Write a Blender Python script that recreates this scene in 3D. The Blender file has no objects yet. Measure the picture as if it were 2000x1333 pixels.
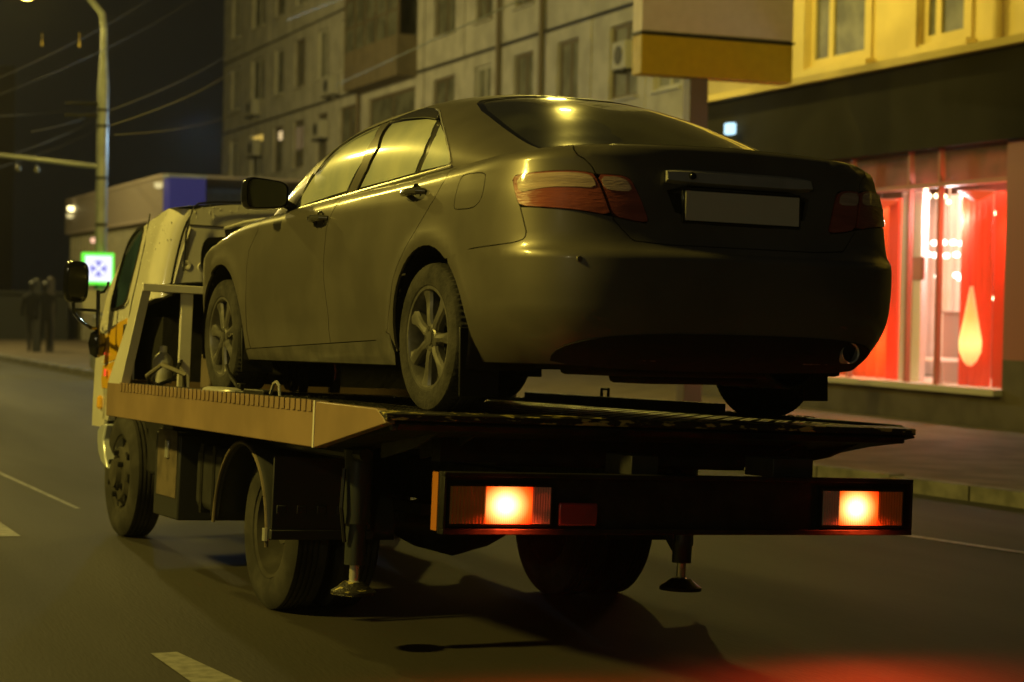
import bpy, bmesh, math, random
import numpy as np
from mathutils import Vector, Matrix
from mathutils.bvhtree import BVHTree
from mathutils.geometry import delaunay_2d_cdt
random.seed(7)
SC = bpy.context.scene
COL = SC.collection
PI = math.pi

# ------------------------------------------------------------------ camera
F = 3800.0
CAM = Vector((0, 0, 1.6))
def rot_cam(yaw, pitch, roll):
    cy, sy, cp, sp = math.cos(yaw), math.sin(yaw), math.cos(pitch), math.sin(pitch)
    f = Vector((-sy*cp, cy*cp, sp)); r = Vector((cy, sy, 0)); u = r.cross(f)
    c, s = math.cos(roll), math.sin(roll)
    return c*r+s*u, -s*r+c*u, f
RGT, UPV, FWD = rot_cam(-.376, -.020, .020)
cd = bpy.data.cameras.new('camera'); cam = bpy.data.objects.new('camera', cd); COL.objects.link(cam)
cam.matrix_world = Matrix(((RGT.x, UPV.x, -FWD.x, CAM.x), (RGT.y, UPV.y, -FWD.y, CAM.y), (RGT.z, UPV.z, -FWD.z, CAM.z), (0, 0, 0, 1)))
cd.sensor_width = 36; cd.lens = F/2000*36; cd.clip_end = 600; cd.clip_start = .1
cd.dof.use_dof = True; cd.dof.focus_distance = 9.3; cd.dof.aperture_fstop = 2.4
SC.camera = cam
# ------------------------------------------------------------------ world: a dark city night sky
w = bpy.data.worlds.new('World'); SC.world = w; w.use_nodes = True
nt = w.node_tree; bg = nt.nodes['Background']
tc = nt.nodes.new('ShaderNodeTexCoord'); sp = nt.nodes.new('ShaderNodeSeparateXYZ'); cr = nt.nodes.new('ShaderNodeValToRGB')
nt.links.new(tc.outputs['Generated'], sp.inputs[0]); nt.links.new(sp.outputs['Z'], cr.inputs[0]); nt.links.new(cr.outputs[0], bg.inputs[0])
cr.color_ramp.elements[0].position = 0.0; cr.color_ramp.elements[0].color = (.0085, .0083, .0066, 1)
cr.color_ramp.elements[1].position = .5; cr.color_ramp.elements[1].color = (.020, .019, .0165, 1)
bg.inputs[1].default_value = .32
SC.view_settings.view_transform = 'Standard'; SC.view_settings.look = 'None'; SC.view_settings.exposure = 0; SC.view_settings.gamma = 1
SC.cycles.max_bounces = 6
# ------------------------------------------------------------------ street lamps outside the frame, plus an added cold fill
SOD = (1.0, .76, .12)
def point(name, loc, power, color, radius=.25):
    l = bpy.data.lights.new(name, 'POINT'); l.energy = power; l.color = color; l.shadow_soft_size = radius
    o = bpy.data.objects.new(name, l); o.location = loc; COL.objects.link(o); return o
point('street_lamp_light', (-8.0, 9.2, 9.0), 5900, SOD, .4)
point('street_lamp_light', (-1.6, 28, 9.0), 1900, SOD, .3)
point('street_lamp_light', (-13.0, -12, 8.5), 700, (1, .86, .45), .4)
point('street_lamp_light', (8.4, 18.3, 9.2), 150, SOD, .12)
point('street_lamp_light', (3.0, 52, 9.0), 3600, (1, .80, .26), .3)
point('shopfront_lamp_light', (12.4, 29.0, 9.0), 1150, (1.0, .78, .14), .2)
point('cold_fill_light', (8.6, 39.3, 4.8), 230, (.5, .78, 1.0), .25)  # added cold light that tints the lamp pole blue, no fixture

# ------------------------------------------------------------------ pixel rays, used only to measure where things stand
def ray(px, py):
    return (RGT*((px-1000)/F) + UPV*(-(py-666.5)/F) + FWD)
def at(px, py, x=None, y=None, z=None):
    d = ray(px, py)
    t = (x-CAM.x)/d.x if x is not None else ((y-CAM.y)/d.y if y is not None else (z-CAM.z)/d.z)
    return CAM + d*t
MT = Matrix(((1.036556, -.077176, .034584, 3.690165), (.076311, 1.036855, .026601, 8.095193), (-.036454, -.023975, 1.039084, 1.094533), (0, 0, 0, 1)))
MC = MT @ Matrix(((1, -.003, -.021, 0), (.003, 1, 0, 0), (.021, 0, 1, 0), (0, 0, 0, 1)))
MTi, MCi = MT.inverted(), MC.inverted()
def atT(px, py, **k):
    o = MTi @ CAM; d = MTi.to_3x3() @ ray(px, py)
    ax, v = list(k.items())[0]; i = 'xyz'.index(ax)
    return o + d*((v-o[i])/d[i])

# ------------------------------------------------------------------ materials
def mat(name, col, rough=.6, metal=0., coat=0., spec=.5, noise=0., nscale=8., bump=0., bscale=40., col2=None, lo=.4, hi=.6, stretch=None, emit=None, estr=0., trans=0., alpha=1., croug=.05):
    m = bpy.data.materials.new(name); m.use_nodes = True
    n = m.node_tree; b = n.nodes['Principled BSDF']
    b.inputs['Base Color'].default_value = (*col, 1); b.inputs['Roughness'].default_value = rough
    b.inputs['Metallic'].default_value = metal; b.inputs['Coat Weight'].default_value = coat
    b.inputs['Coat Roughness'].default_value = croug
    b.inputs['Specular IOR Level'].default_value = spec; b.inputs['Transmission Weight'].default_value = trans
    b.inputs['Alpha'].default_value = alpha
    if emit: b.inputs['Emission Color'].default_value = (*emit, 1); b.inputs['Emission Strength'].default_value = estr
    if noise or col2 or bump:
        t = n.nodes.new('ShaderNodeTexCoord'); mp = n.nodes.new('ShaderNodeMapping')
        n.links.new(t.outputs['Object'], mp.inputs[0])
        if stretch: mp.inputs['Scale'].default_value = stretch
    if noise or col2:
        nz = n.nodes.new('ShaderNodeTexNoise'); nz.inputs['Scale'].default_value = nscale; nz.inputs['Detail'].default_value = 6
        n.links.new(mp.outputs[0], nz.inputs['Vector'])
        r = n.nodes.new('ShaderNodeValToRGB'); n.links.new(nz.outputs[0], r.inputs[0])
        r.color_ramp.elements[0].position = lo; r.color_ramp.elements[1].position = hi
        c2 = col2 or tuple(c*(1-noise) for c in col)
        r.color_ramp.elements[0].color = (*c2, 1); r.color_ramp.elements[1].color = (*col, 1)
        n.links.new(r.outputs[0], b.inputs['Base Color'])
        mr = n.nodes.new('ShaderNodeMapRange'); mr.inputs['To Min'].default_value = min(1, rough*1.25); mr.inputs['To Max'].default_value = rough*.85
        n.links.new(nz.outputs[0], mr.inputs[0]); n.links.new(mr.outputs[0], b.inputs['Roughness'])
    if bump:
        n2 = n.nodes.new('ShaderNodeTexNoise'); n2.inputs['Scale'].default_value = bscale; n2.inputs['Detail'].default_value = 8
        n.links.new(mp.outputs[0], n2.inputs['Vector'])
        bp = n.nodes.new('ShaderNodeBump'); bp.inputs['Strength'].default_value = bump; bp.inputs['Distance'].default_value = .02
        n.links.new(n2.outputs[0], bp.inputs['Height']); n.links.new(bp.outputs[0], b.inputs['Normal'])
    return m
def emis(name, col, s):
    return mat(name, (0, 0, 0), emit=col, estr=s)
M = {}
M['asphalt'] = mat('asphalt', (.037, .032, .023), .72, noise=.55, nscale=.9, bump=.15, bscale=60, stretch=(1, .16, 1), lo=.32, hi=.68)
M['paving'] = mat('paving', (.135, .105, .075), .8, noise=.3, nscale=2, bump=.2)
M['kerb'] = mat('kerb_stone', (.22, .21, .19), .8, noise=.4, nscale=4)
M['roadpaint'] = mat('road_paint', (.25, .245, .22), .6, noise=.5, nscale=14, lo=.3, hi=.6)
M['paint'] = mat('car_paint', (.150, .138, .112), .44, metal=.35, coat=.45, noise=.25, nscale=2.2, croug=.13, bump=.015, bscale=6)
M['dust'] = mat('dusty_paint', (.135, .128, .108), .42, metal=.35, coat=.4, noise=.35, nscale=7, croug=.2)
M['black'] = mat('black_plastic', (.012, .012, .012), .45)
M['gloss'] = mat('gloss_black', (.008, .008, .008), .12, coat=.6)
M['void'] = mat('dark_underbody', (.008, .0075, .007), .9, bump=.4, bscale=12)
M['rubber'] = mat('tyre_rubber', (.045, .042, .036), .8, noise=.5, nscale=9, bump=.3, bscale=60, col2=(.02, .019, .017))
M['truckrub'] = mat('truck_tyre_rubber', (.05, .047, .04), .8, noise=.5, nscale=6)
M['alloy'] = mat('alloy_wheel', (.34, .33, .30), .38, metal=.75, noise=.45, nscale=9)
M['darkmetal'] = mat('dark_steel', (.035, .034, .033), .5, metal=.6, noise=.4, nscale=9, bump=.2, bscale=30)
M['chrome'] = mat('chrome_trim', (.7, .69, .64), .25, metal=.6, coat=.5)
M['satin'] = mat('satin_garnish', (.50, .49, .45), .4, metal=.3, noise=.15)
M['drop'] = mat('water_drop', (.9, .9, .85), .03, coat=1., spec=1.)
M['fogreflect'] = mat('mist_reflection_glass', (.60, .62, .48), .35, coat=1., noise=.3, nscale=3.2, croug=.10, col2=(.30, .35, .34), lo=.3, hi=.7)  # pale base holds the lit street's reflection as well as mist
M['glassdark'] = mat('rear_window_glass', (.065, .067, .05), .16, coat=1., noise=.5, nscale=4, croug=.02)
M['smoke'] = mat('smoked_wind_deflector', (.055, .052, .04), .25, coat=.8)
M['lampred'] = mat('red_lamp_lens', (.36, .09, .06), .3, coat=1., noise=.25, nscale=5, bump=.25, bscale=26, stretch=(1, .6, 6))
M['lamppink'] = mat('clear_lamp_lens', (.62, .46, .36), .22, coat=1., noise=.3, nscale=5, bump=.3, bscale=26, stretch=(1, .6, 8))
M['plate'] = mat('blank_number_plate', (.66, .64, .54), .5)
M['beige'] = mat('cream_painted_steel', (.30, .205, .115), .5, noise=.22, nscale=2.5, coat=.15, croug=.3, bump=.03, bscale=8)
M['worn'] = mat('chipped_yellow_paint', (.55, .46, .14), .45, col2=(.02, .018, .015), nscale=9, lo=.56, hi=.61, bump=.4, bscale=30, stretch=(1.6, 3, 5))
M['deck'] = mat('worn_deck_steel', (.05, .048, .045), .38, metal=.7, noise=.5, nscale=7, bump=.6, bscale=35)
M['cabwhite'] = mat('white_cab_paint', (.80, .78, .70), .28, coat=.7, noise=.12, nscale=3)
M['cabyellow'] = mat('yellow_cab_paint', (.78, .46, .02), .3, coat=.6)
M['cabglass'] = mat('teal_cab_glass', (.035, .075, .085), .08, coat=1., noise=.5, nscale=3)
M['mudguard'] = mat('black_mudguard', (.032, .033, .034), .42)
M['tank'] = mat('grey_tank', (.06, .06, .058), .45, metal=.3, noise=.3)
M['orange'] = mat('amber_lens', (.5, .17, .015), .25, coat=.8)
M['greylens'] = mat('clear_reverse_lens', (.42, .37, .34), .25, coat=.8)
M['marker'] = mat('red_marker_lens', (.28, .04, .05), .25, coat=.8)
M['concrete'] = mat('tiled_concrete_panel', (.43, .41, .36), .85, noise=.22, nscale=1.4, bump=.12, bscale=18)
M['joint'] = mat('dark_joint_mortar', (.07, .062, .05), .9)
M['winframe'] = mat('pale_window_frame', (.46, .45, .40), .6)
M['brownframe'] = mat('brown_window_frame', (.12, .09, .055), .6)
M['pane'] = mat('dark_window_pane', (.15, .15, .11), .4, noise=.5, nscale=2.2)
M['wallyellow'] = mat('light_yellow_plaster', (.74, .61, .27), .8, noise=.12, nscale=1.2)
M['fascia'] = mat('dark_brown_fascia', (.022, .020, .012), .85, spec=.15, noise=.2, nscale=1)
M['stone'] = mat('brown_plinth', (.10, .085, .055), .7, noise=.3, nscale=2)
M['ac'] = mat('grey_air_conditioner', (.36, .35, .31), .6)
M['brownpanel'] = mat('balcony_panel', (.15, .12, .075), .7, noise=.2, nscale=2)
M['polesteel'] = mat('galvanised_pole', (.30, .33, .36), .45, metal=.2, noise=.2, nscale=4)
M['wire'] = mat('cable', (.045, .04, .03), .7)

# ------------------------------------------------------------------ mesh helpers
def tag(o, label=None, cat=None, group=None, kind=None):
    if label: o['label'] = label
    if cat: o['category'] = cat
    if group: o['group'] = group
    if kind: o['kind'] = kind
    return o
def empty(name, mw=None, label=None, cat=None, group=None):
    o = bpy.data.objects.new(name, None); COL.objects.link(o); o.empty_display_size = .2
    if mw is not None: o.matrix_world = mw if isinstance(mw, Matrix) else Matrix.Translation(mw)
    return tag(o, label, cat, group)
def link(name, me, m, parent=None, smooth=False, auto=None):
    o = bpy.data.objects.new(name, me); COL.objects.link(o)
    if m is not None and not me.materials: me.materials.append(M[m] if isinstance(m, str) else m)
    if smooth:
        me.shade_smooth()
        if auto: 
            me.set_sharp_from_angle(angle=math.radians(auto))
    o.parent = parent
    return o
class MB:
    def __init__(s): s.v, s.f = [], []
    def add(s, v, f):
        n = len(s.v); s.v += [tuple(p) for p in v]; s.f += [tuple(i+n for i in q) for q in f]; return s
    def box(s, a, b, mx=None):
        x0, y0, z0 = [min(p, q) for p, q in zip(a, b)]; x1, y1, z1 = [max(p, q) for p, q in zip(a, b)]
        v = [(x0, y0, z0), (x1, y0, z0), (x1, y1, z0), (x0, y1, z0), (x0, y0, z1), (x1, y0, z1), (x1, y1, z1), (x0, y1, z1)]
        if mx is not None: v = [mx @ Vector(p) for p in v]
        return s.add(v, [(3, 2, 1, 0), (4, 5, 6, 7), (0, 1, 5, 4), (1, 2, 6, 5), (2, 3, 7, 6), (3, 0, 4, 7)])
    def prism(s, poly, d):      # planar polygon (3D points) extruded along vector d
        n = len(poly); d = Vector(d); a = [Vector(p) for p in poly]; nn = sum(((a[i]-a[0]).cross(a[i+1]-a[0]) for i in range(1, n-1)), Vector())
        if nn.dot(d) > 0: a = a[::-1]
        return s.add(a+[p+d for p in a], [tuple(range(n)), tuple(range(2*n-1, n-1, -1))]+[(i, i+n, (i+1) % n+n, (i+1) % n) for i in range(n)])
    def tube(s, pts, r, n=8, cap=True):
        pts = [Vector(p) for p in pts]; k = len(pts); rr = r if isinstance(r, (list, tuple)) else [r]*k
        V, Fc = [], []; ref = Vector((0, 0, 1))
        for i, p in enumerate(pts):
            t = (pts[min(i+1, k-1)]-pts[max(i-1, 0)]).normalized()
            if abs(t.dot(ref)) > .95: ref = Vector((1, 0, 0))
            a = t.cross(ref).normalized(); b = t.cross(a)
            V += [p+(a*math.cos(2*PI*j/n)+b*math.sin(2*PI*j/n))*rr[i] for j in range(n)]
        for i in range(k-1):
            Fc += [(i*n+j, i*n+(j+1) % n, (i+1)*n+(j+1) % n, (i+1)*n+j) for j in range(n)]
        if cap: Fc += [tuple(range(n))[::-1], tuple((k-1)*n+j for j in range(n))]
        return s.add(V, Fc)
    def lathe(s, prof, c=(0, 0, 0), n=48, axis='x', fn=None):   # prof: (axial, radius)
        V, Fc = [], []
        for i, (ax, r) in enumerate(prof):
            for j in range(n):
                t = 2*PI*j/n; rr = r+(fn(i, j) if fn else 0)
                q = {'x': (ax, rr*math.cos(t), rr*math.sin(t)), 'y': (rr*math.cos(t), ax, rr*math.sin(t)), 'z': (rr*math.cos(t), rr*math.sin(t), ax)}[axis]
                V.append(Vector(q)+Vector(c))
        for i in range(len(prof)-1):
            Fc += [(i*n+j, i*n+(j+1) % n, (i+1)*n+(j+1) % n, (i+1)*n+j) for j in range(n)]
        return s.add(V, Fc)
    def mesh(s, name):
        me = bpy.data.meshes.new(name); me.from_pydata(s.v, [], s.f); me.update()
        bm = bmesh.new(); bm.from_mesh(me); bmesh.ops.recalc_face_normals(bm, faces=bm.faces); bm.to_mesh(me); bm.free()
        return me
    def build(s, name, m, parent=None, smooth=False, bevel=0, auto=35):
        o = link(name, s.mesh(name), m, parent, smooth, auto if smooth else None)
        if bevel:
            b = o.modifiers.new('bevel', 'BEVEL'); b.width = bevel; b.segments = 2; b.limit_method = 'ANGLE'; b.angle_limit = math.radians(40)
            o.data.shade_smooth(); o.data.set_sharp_from_angle(angle=math.radians(60))
        return o
def box(name, a, b, m, parent=None, bevel=0): return MB().box(a, b).build(name, m, parent, bevel=bevel)
def top(o, loc):   # move a top-level mesh's origin to its base
    loc = Vector(loc); o.data.transform(Matrix.Translation(-loc)); o.location = loc; return o
def copy_tree(o, parent=None):
    c = o.copy(); COL.objects.link(c); c.parent = parent
    for ch in list(o.children): copy_tree(ch, c)
    return c
def interp(x, xs, ys):      # smooth monotone-ish interpolation
    if x <= xs[0]: return ys[0]
    if x >= xs[-1]: return ys[-1]
    i = max(k for k in range(len(xs)-1) if xs[k] <= x)
    def sl(k):
        if k == 0 or k == len(xs)-1: return 0 if False else (ys[min(k+1, len(xs)-1)]-ys[max(k-1, 0)])/(xs[min(k+1, len(xs)-1)]-xs[max(k-1, 0)])
        a, b = (ys[k]-ys[k-1])/(xs[k]-xs[k-1]), (ys[k+1]-ys[k])/(xs[k+1]-xs[k])
        return 0 if a*b <= 0 else 2*a*b/(a+b)
    h = xs[i+1]-xs[i]; t = (x-xs[i])/h
    return (2*t**3-3*t*t+1)*ys[i]+(t**3-2*t*t+t)*h*sl(i)+(-2*t**3+3*t*t)*ys[i+1]+(t**3-t*t)*h*sl(i+1)

# ================================================================== STREET
def quad_sheet(name, pts, m, z):
    me = bpy.data.meshes.new(name); me.from_pydata([(x, y, z) for x, y in pts], [], [tuple(range(len(pts)))]); me.update()
    return link(name, me, m)
tag(quad_sheet('road', [(-160, -60), (220, -60), (220, 420), (-160, 420)], 'asphalt', 0), kind='structure')
KERB = [(12.6, -12), (11.0, 4), (9.75, 13), (9.45, 15), (8.6, 20), (7.2, 28), (6.15, 36.5), (5.55, 46), (5.2, 60), (4.6, 90), (3.5, 140)]
def strip(name, pts, w0, w1, z0, z1, m):
    b = MB(); L = len(pts); V = []
    for i, (x, y) in enumerate(pts):
        a = Vector(pts[max(i-1, 0)]); c = Vector(pts[min(i+1, L-1)]); t = (c-a).normalized(); n = Vector((t.y, -t.x))
        p, q = Vector((x, y))+n*w0, Vector((x, y))+n*w1
        V += [(p.x, p.y, z0), (p.x, p.y, z1), (q.x, q.y, z1), (q.x, q.y, z0)]
    Fc = []
    for i in range(L-1):
        for j in range(3): Fc.append((i*4+j, i*4+j+1, (i+1)*4+j+1, (i+1)*4+j))
    b.add(V, Fc); return b.build(name, m)
kb = empty('kerb', Vector((9.75, 13, 0))); tag(kb, kind='structure')
# kerb stones, one by one
def kerb_stones():
    pts = [Vector(p) for p in KERB]; d = 0; segs = []
    acc = [0]
    for a, b in zip(pts, pts[1:]): acc.append(acc[-1]+(b-a).length)
    def pos(s):
        for i in range(len(pts)-1):
            if s <= acc[i+1]: return pts[i].lerp(pts[i+1], (s-acc[i])/(acc[i+1]-acc[i]))
        return pts[-1]
    s = 14.0; me = MB().box((-.0, 0, -.05), (.18, .985, .13)).mesh('kerb_stone'); me.materials.append(M['kerb'])
    k = 0
    while s < 62:
        p, q = pos(s), pos(s+1.0)
        o = bpy.data.objects.new('kerb_stone', me); COL.objects.link(o); o.parent = kb
        o.location = (p.x-9.75+random.uniform(-.006, .006), p.y-13, random.uniform(-.006, .006)); o.rotation_euler = (0, 0, math.atan2(-(q-p).x, (q-p).y))
        s += 1.0; k += 1
kerb_stones()
def pavement():
    pts = KERB; V = [(x+.17, y, .118) for x, y in pts]+[(120, y, .118) for x, y in pts][::-1]
    me = bpy.data.meshes.new('pavement'); me.from_pydata(V, [], [tuple(range(len(V)))]); me.update()
    return tag(link('pavement', me, 'paving'), kind='structure')
pavement()
def marking(name, pts, z=.004):
    o = quad_sheet(name, pts, 'roadpaint', z); tag(o, kind='structure'); return o
marking('lane_marking', [(1.70, 8.62), (1.82, 8.62), (1.98, 7.6), (1.98, 6.3), (1.82, 6.3)][:5])
marking('lane_marking', [(1.56, 13.0), (1.70, 13.0), (1.66, 14.0), (1.52, 16.5)][:4])
marking('lane_marking', [(2.30, 14.6), (2.34, 14.6), (2.12, 17.8), (2.07, 17.8)])
marking('lane_marking', [(8.9, 6.5), (9.0, 6.5), (7.70, 11.9), (7.60, 11.9)])
marking('lane_marking', [(7.60, 11.9), (7.70, 11.9), (6.6, 16.5), (6.5, 16.5)])

# ================================================================== APARTMENT BLOCK (facade in the plane x = 17.8)
def apartment():
    FX = 17.8
    def yy(px): return at(px, 130, x=FX).y
    b = empty('apartment_building', Vector((FX, 44, 0)), 'long grey concrete panel apartment block with rows of windows and dark horizontal seams', 'building')
    org = Vector((FX, 44, 0))
    def B(): return MB()
    def fin(mb, name, m, parent=b, off=None):
        mb.v = [tuple(Vector(p)-org) for p in mb.v]; return mb.build(name, m, parent)
    fin(MB().box((FX+.25, 25.9, 0), (FX+12, 77.2, 22)), 'wall_core', 'joint')
    cols = [(452, 469), (491, 516), (536, 554), (575, 596), (620, 641), (664, 700), None, (846, 888), (927, 960), (1004, 1042), (1088, 1130), (1190, 1246), (1278, 1330)]
    joints = [437.5, 482, 526, 565, 609, 652, 706, 828, 906, 980, 1062, 1155, 1262, 1385]
    seams = [-.2, 2.5, 5.3, 8.1, 10.9, 13.7, 16.5]
    rnd = random.Random(3)
    meshes = {}
    for r in range(len(seams)-1):
        z0, z1 = seams[r]+.05, seams[r+1]-.05
        for c in range(len(cols)):
            ya, yb = yy(joints[c])-.03, yy(joints[c+1])+.03     # ya > yb
            if c == 0: ya = 77.2
            zs0, zs1 = seams[r]+.82, seams[r+1]-.36
            if cols[c]: w0, w1 = yy(cols[c][0]), yy(cols[c][1])
            else: w0, w1 = ya-.7, yb+.7
            j = rnd.uniform(-.012, .012); x0, x1 = FX+j, FX+.22
            mb = MB().box((x0, yb, z0), (x1, ya, zs0)).box((x0, yb, zs1), (x1, ya, z1)).box((x0, w0, zs0+.0005), (x1, ya, zs1-.0005)).box((x0, yb, zs0+.0005), (x1, w1, zs1-.0005))
            fin(mb, 'wall_panel', 'concrete')
            if r < 2 and False: continue
            # window: frame with mullion, sill, pane
            wm = (w0+w1)/2 if w0-w1 > 1.0 and not (c == 2) else None
            fr = MB(); xf0, xf1 = FX+.09, FX+.16; t = .07
            fr.box((xf0, w1, zs0), (xf1, w0, zs0+t)).box((xf0, w1, zs1-t), (xf1, w0, zs1)).box((xf0, w1, zs0+t), (xf1, w1+t, zs1-t)).box((xf0, w0-t, zs0+t), (xf1, w0, zs1-t))
            if wm: fr.box((xf0, wm-.04, zs0+t), (xf1, wm+.04, zs1-t))
            white = rnd.random() < .45
            f = fin(fr, 'window', 'winframe' if white else 'brownframe')
            fin(MB().box((FX+.12, w1+.05, zs0+.05), (FX+.13, w0-.05, zs1-.05)), 'pane', 'pane', f)
            fin(MB().box((FX-.09, w1-.05, zs0-.07), (FX+.10, w0+.05, zs0-.02)), 'sill', 'winframe' if white else 'concrete', f)
            if rnd.random() < .5:   # curtain behind glass
                k = rnd.uniform(.3, .9); fin(MB().box((FX+.14, w1+.1, zs0+.1), (FX+.15, w1+.1+(w0-w1-.2)*k, zs1-.08)), 'curtain', 'winframe' if white else 'brownframe', f)
    # balcony in the seventh bay, stacked on two storeys
    for z in (8.12, 10.92):
        y0, y1 = yy(709), yy(815)
        bl = fin(MB().box((FX-.62, y1, z-.12), (FX, y0, z+.04)).box((FX-.62, y1, z+.04), (FX-.55, y0, z+1.05)).box((FX-.55, y0-.06, z+.04), (FX, y0, z+1.05)).box((FX-.55, y1, z+.04), (FX, y1+.06, z+1.05)), 'balcony', 'brownpanel')
        g = MB()
        n = 5
        for k in range(n+1):
            y = y0+(y1-y0)*k/n; g.box((FX-.62, y-.035, z+1.05), (FX-.55, y+.035, z+2.6))
        g.box((FX-.62, y1, z+2.6), (FX, y0, z+2.68)); g.box((FX-.61, y1, z+1.75), (FX-.56, y0, z+1.81))
        fin(g, 'balcony_frame', 'brownframe', bl)
        fin(MB().box((FX-.59, y1, z+1.06), (FX-.58, y0, z+2.59)), 'balcony_glass', 'pane', bl)
    # downpipes
    for px in (706, 979, 1063):
        y = yy(px); fin(MB().tube([(FX-.1, y, 4.9), (FX-.1, y, 16)], .07, 8), 'downpipe', 'brownframe')
    for k, (px, r) in enumerate(((500, 3), (655, 3), (507, 2), (632, 2), (1232, 3))):
        pass
    return b, org, yy, seams
apt, aorg, ayy, seams = apartment()
# air conditioners: things of their own, hung under windows
def ac(px, zc, label, wd=.85):
    y = ayy(px); x = 17.8
    o = empty('air_conditioner', Vector((x-.16, y, zc)), label, 'air conditioner', 'outdoor units on the apartment facade')
    MB().box((-.16, -wd/2, -.3), (.14, wd/2, .3)).build('casing', 'ac', o, bevel=.02)
    MB().lathe([(-.165, .21), (-.175, .2), (-.168, .0)], n=20).build('fan_grille', 'black', o)
    MB().box((-.15, -wd/2+.06, -.36), (.16, -wd/2+.12, -.3)).box((-.15, wd/2-.12, -.36), (.16, wd/2-.06, -.3)).build('bracket', 'darkmetal', o)
def acz(px, py): return at(px, py, x=17.7).z
ac(502, acz(500, 210), 'grey outdoor unit below the second window from the left edge, above the lower seam', 1.3)
ac(655, acz(652, 168), 'grey outdoor unit between windows just above the lower seam, left of the balcony', 1.2)
ac(507, acz(507, 288), 'grey outdoor unit under the window glowing with yellow curtains', 1.1)
ac(636, acz(636, 252), 'grey outdoor unit just below the lower seam, above the car mirror', 1.1)
ac(1233, acz(1232, 108), 'grey outdoor unit beside the yellow and grey street sign', .7)
# lit curtains in windows
def lit(px0, px1, py0, py1, col, s, name='lit_curtain'):
    p, q = at(px0, py0, x=17.91), at(px1, py1, x=17.91)
    o = MB().box((0, q.y-44, q.z), (.008, p.y-44, p.z)).build(name, emis(name, col, s), apt); o.location.x = .105
lit(492, 516, 264, 274, (1, .66, .12), .75); lit(545, 554, 258, 272, (1, .72, .35), .9); lit(580, 592, 250, 290, (1, .68, .28), .12)

# bright yellow upper wall, nearer bays of the same facade
def yellow_block():
    FX = 17.8
    b = empty('yellow_building', Vector((FX, 20, 0)), 'brightly lit yellow plastered building above the dark shop fascia', 'building')
    org = Vector((FX, 20, 0))
    def fin(mb, name, m, parent=b, **k):
        mb.v = [tuple(Vector(p)-org) for p in mb.v]; return mb.build(name, m, parent, **k)
    cells = [(34.9, 32.1, None), (32.1, 27.9, (30.75, 28.75)), (27.9, 24.9, (27.15, 25.85)), (24.9, 21, (23.9, 22.1)), (21, 12, (19, 17))]
    for (a, c, wn) in cells:
        for z0, z1, s0, s1 in ((4.9, 8.08, 5.92, 7.55), (8.12, 11, 8.9, 10.5)):
            mb = MB(); x0, x1 = FX-.06, FX+.3
            if wn:
                w0, w1 = wn
                mb.box((x0, c, z0), (x1, a, s0)).box((x0, c, s1), (x1, a, z1)).box((x0, w0, s0), (x1, a, s1)).box((x0, c, s0), (x1, w1, s1))
                fin(mb, 'wall', 'wallyellow')
                fr = MB(); t = .13; xa, xb = FX+.02, FX+.1
                fr.box((xa, w1, s0), (xb, w0, s0+t)).box((xa, w1, s1-t), (xb, w0, s1)).box((xa, w1, s0+t), (xb, w1+t, s1-t)).box((xa, w0-t, s0+t), (xb, w0, s1-t))
                fr.box((xa, w1+(w0-w1)*.62, s0+t), (xb, w1+(w0-w1)*.62+t*1.2, s1-t))
                # raised surround
                fr.box((FX-.12, w1-.22, s0-.2), (FX-.058, w1-.02, s1+.2)).box((FX-.12, w0+.02, s0-.2), (FX-.058, w0+.22, s1+.2))
                f = fin(fr, 'window', 'wallyellow')
                fin(MB().box((FX+.06, w1+.1, s0+.1), (FX+.07, w0-.1, s1-.1)), 'pane', 'pane', f)
                fin(MB().box((FX-.26, w1-.3, s0-.22), (FX-.05, w0+.3, s0-.08)), 'sill', 'wallyellow', f)
            else:
                fin(mb.box((x0, c, z0), (x1, a, z1)), 'wall', 'wallyellow')
    fin(MB().tube([(FX-.16, 24.9, 4.9), (FX-.16, 24.9, 11)], .08, 8), 'downpipe', 'wallyellow', smooth=True)
    fin(MB().box((FX+.31, 12, 5.1), (FX+10, 34.9, 11)), 'wall_core', 'joint')
yellow_block()

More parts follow.
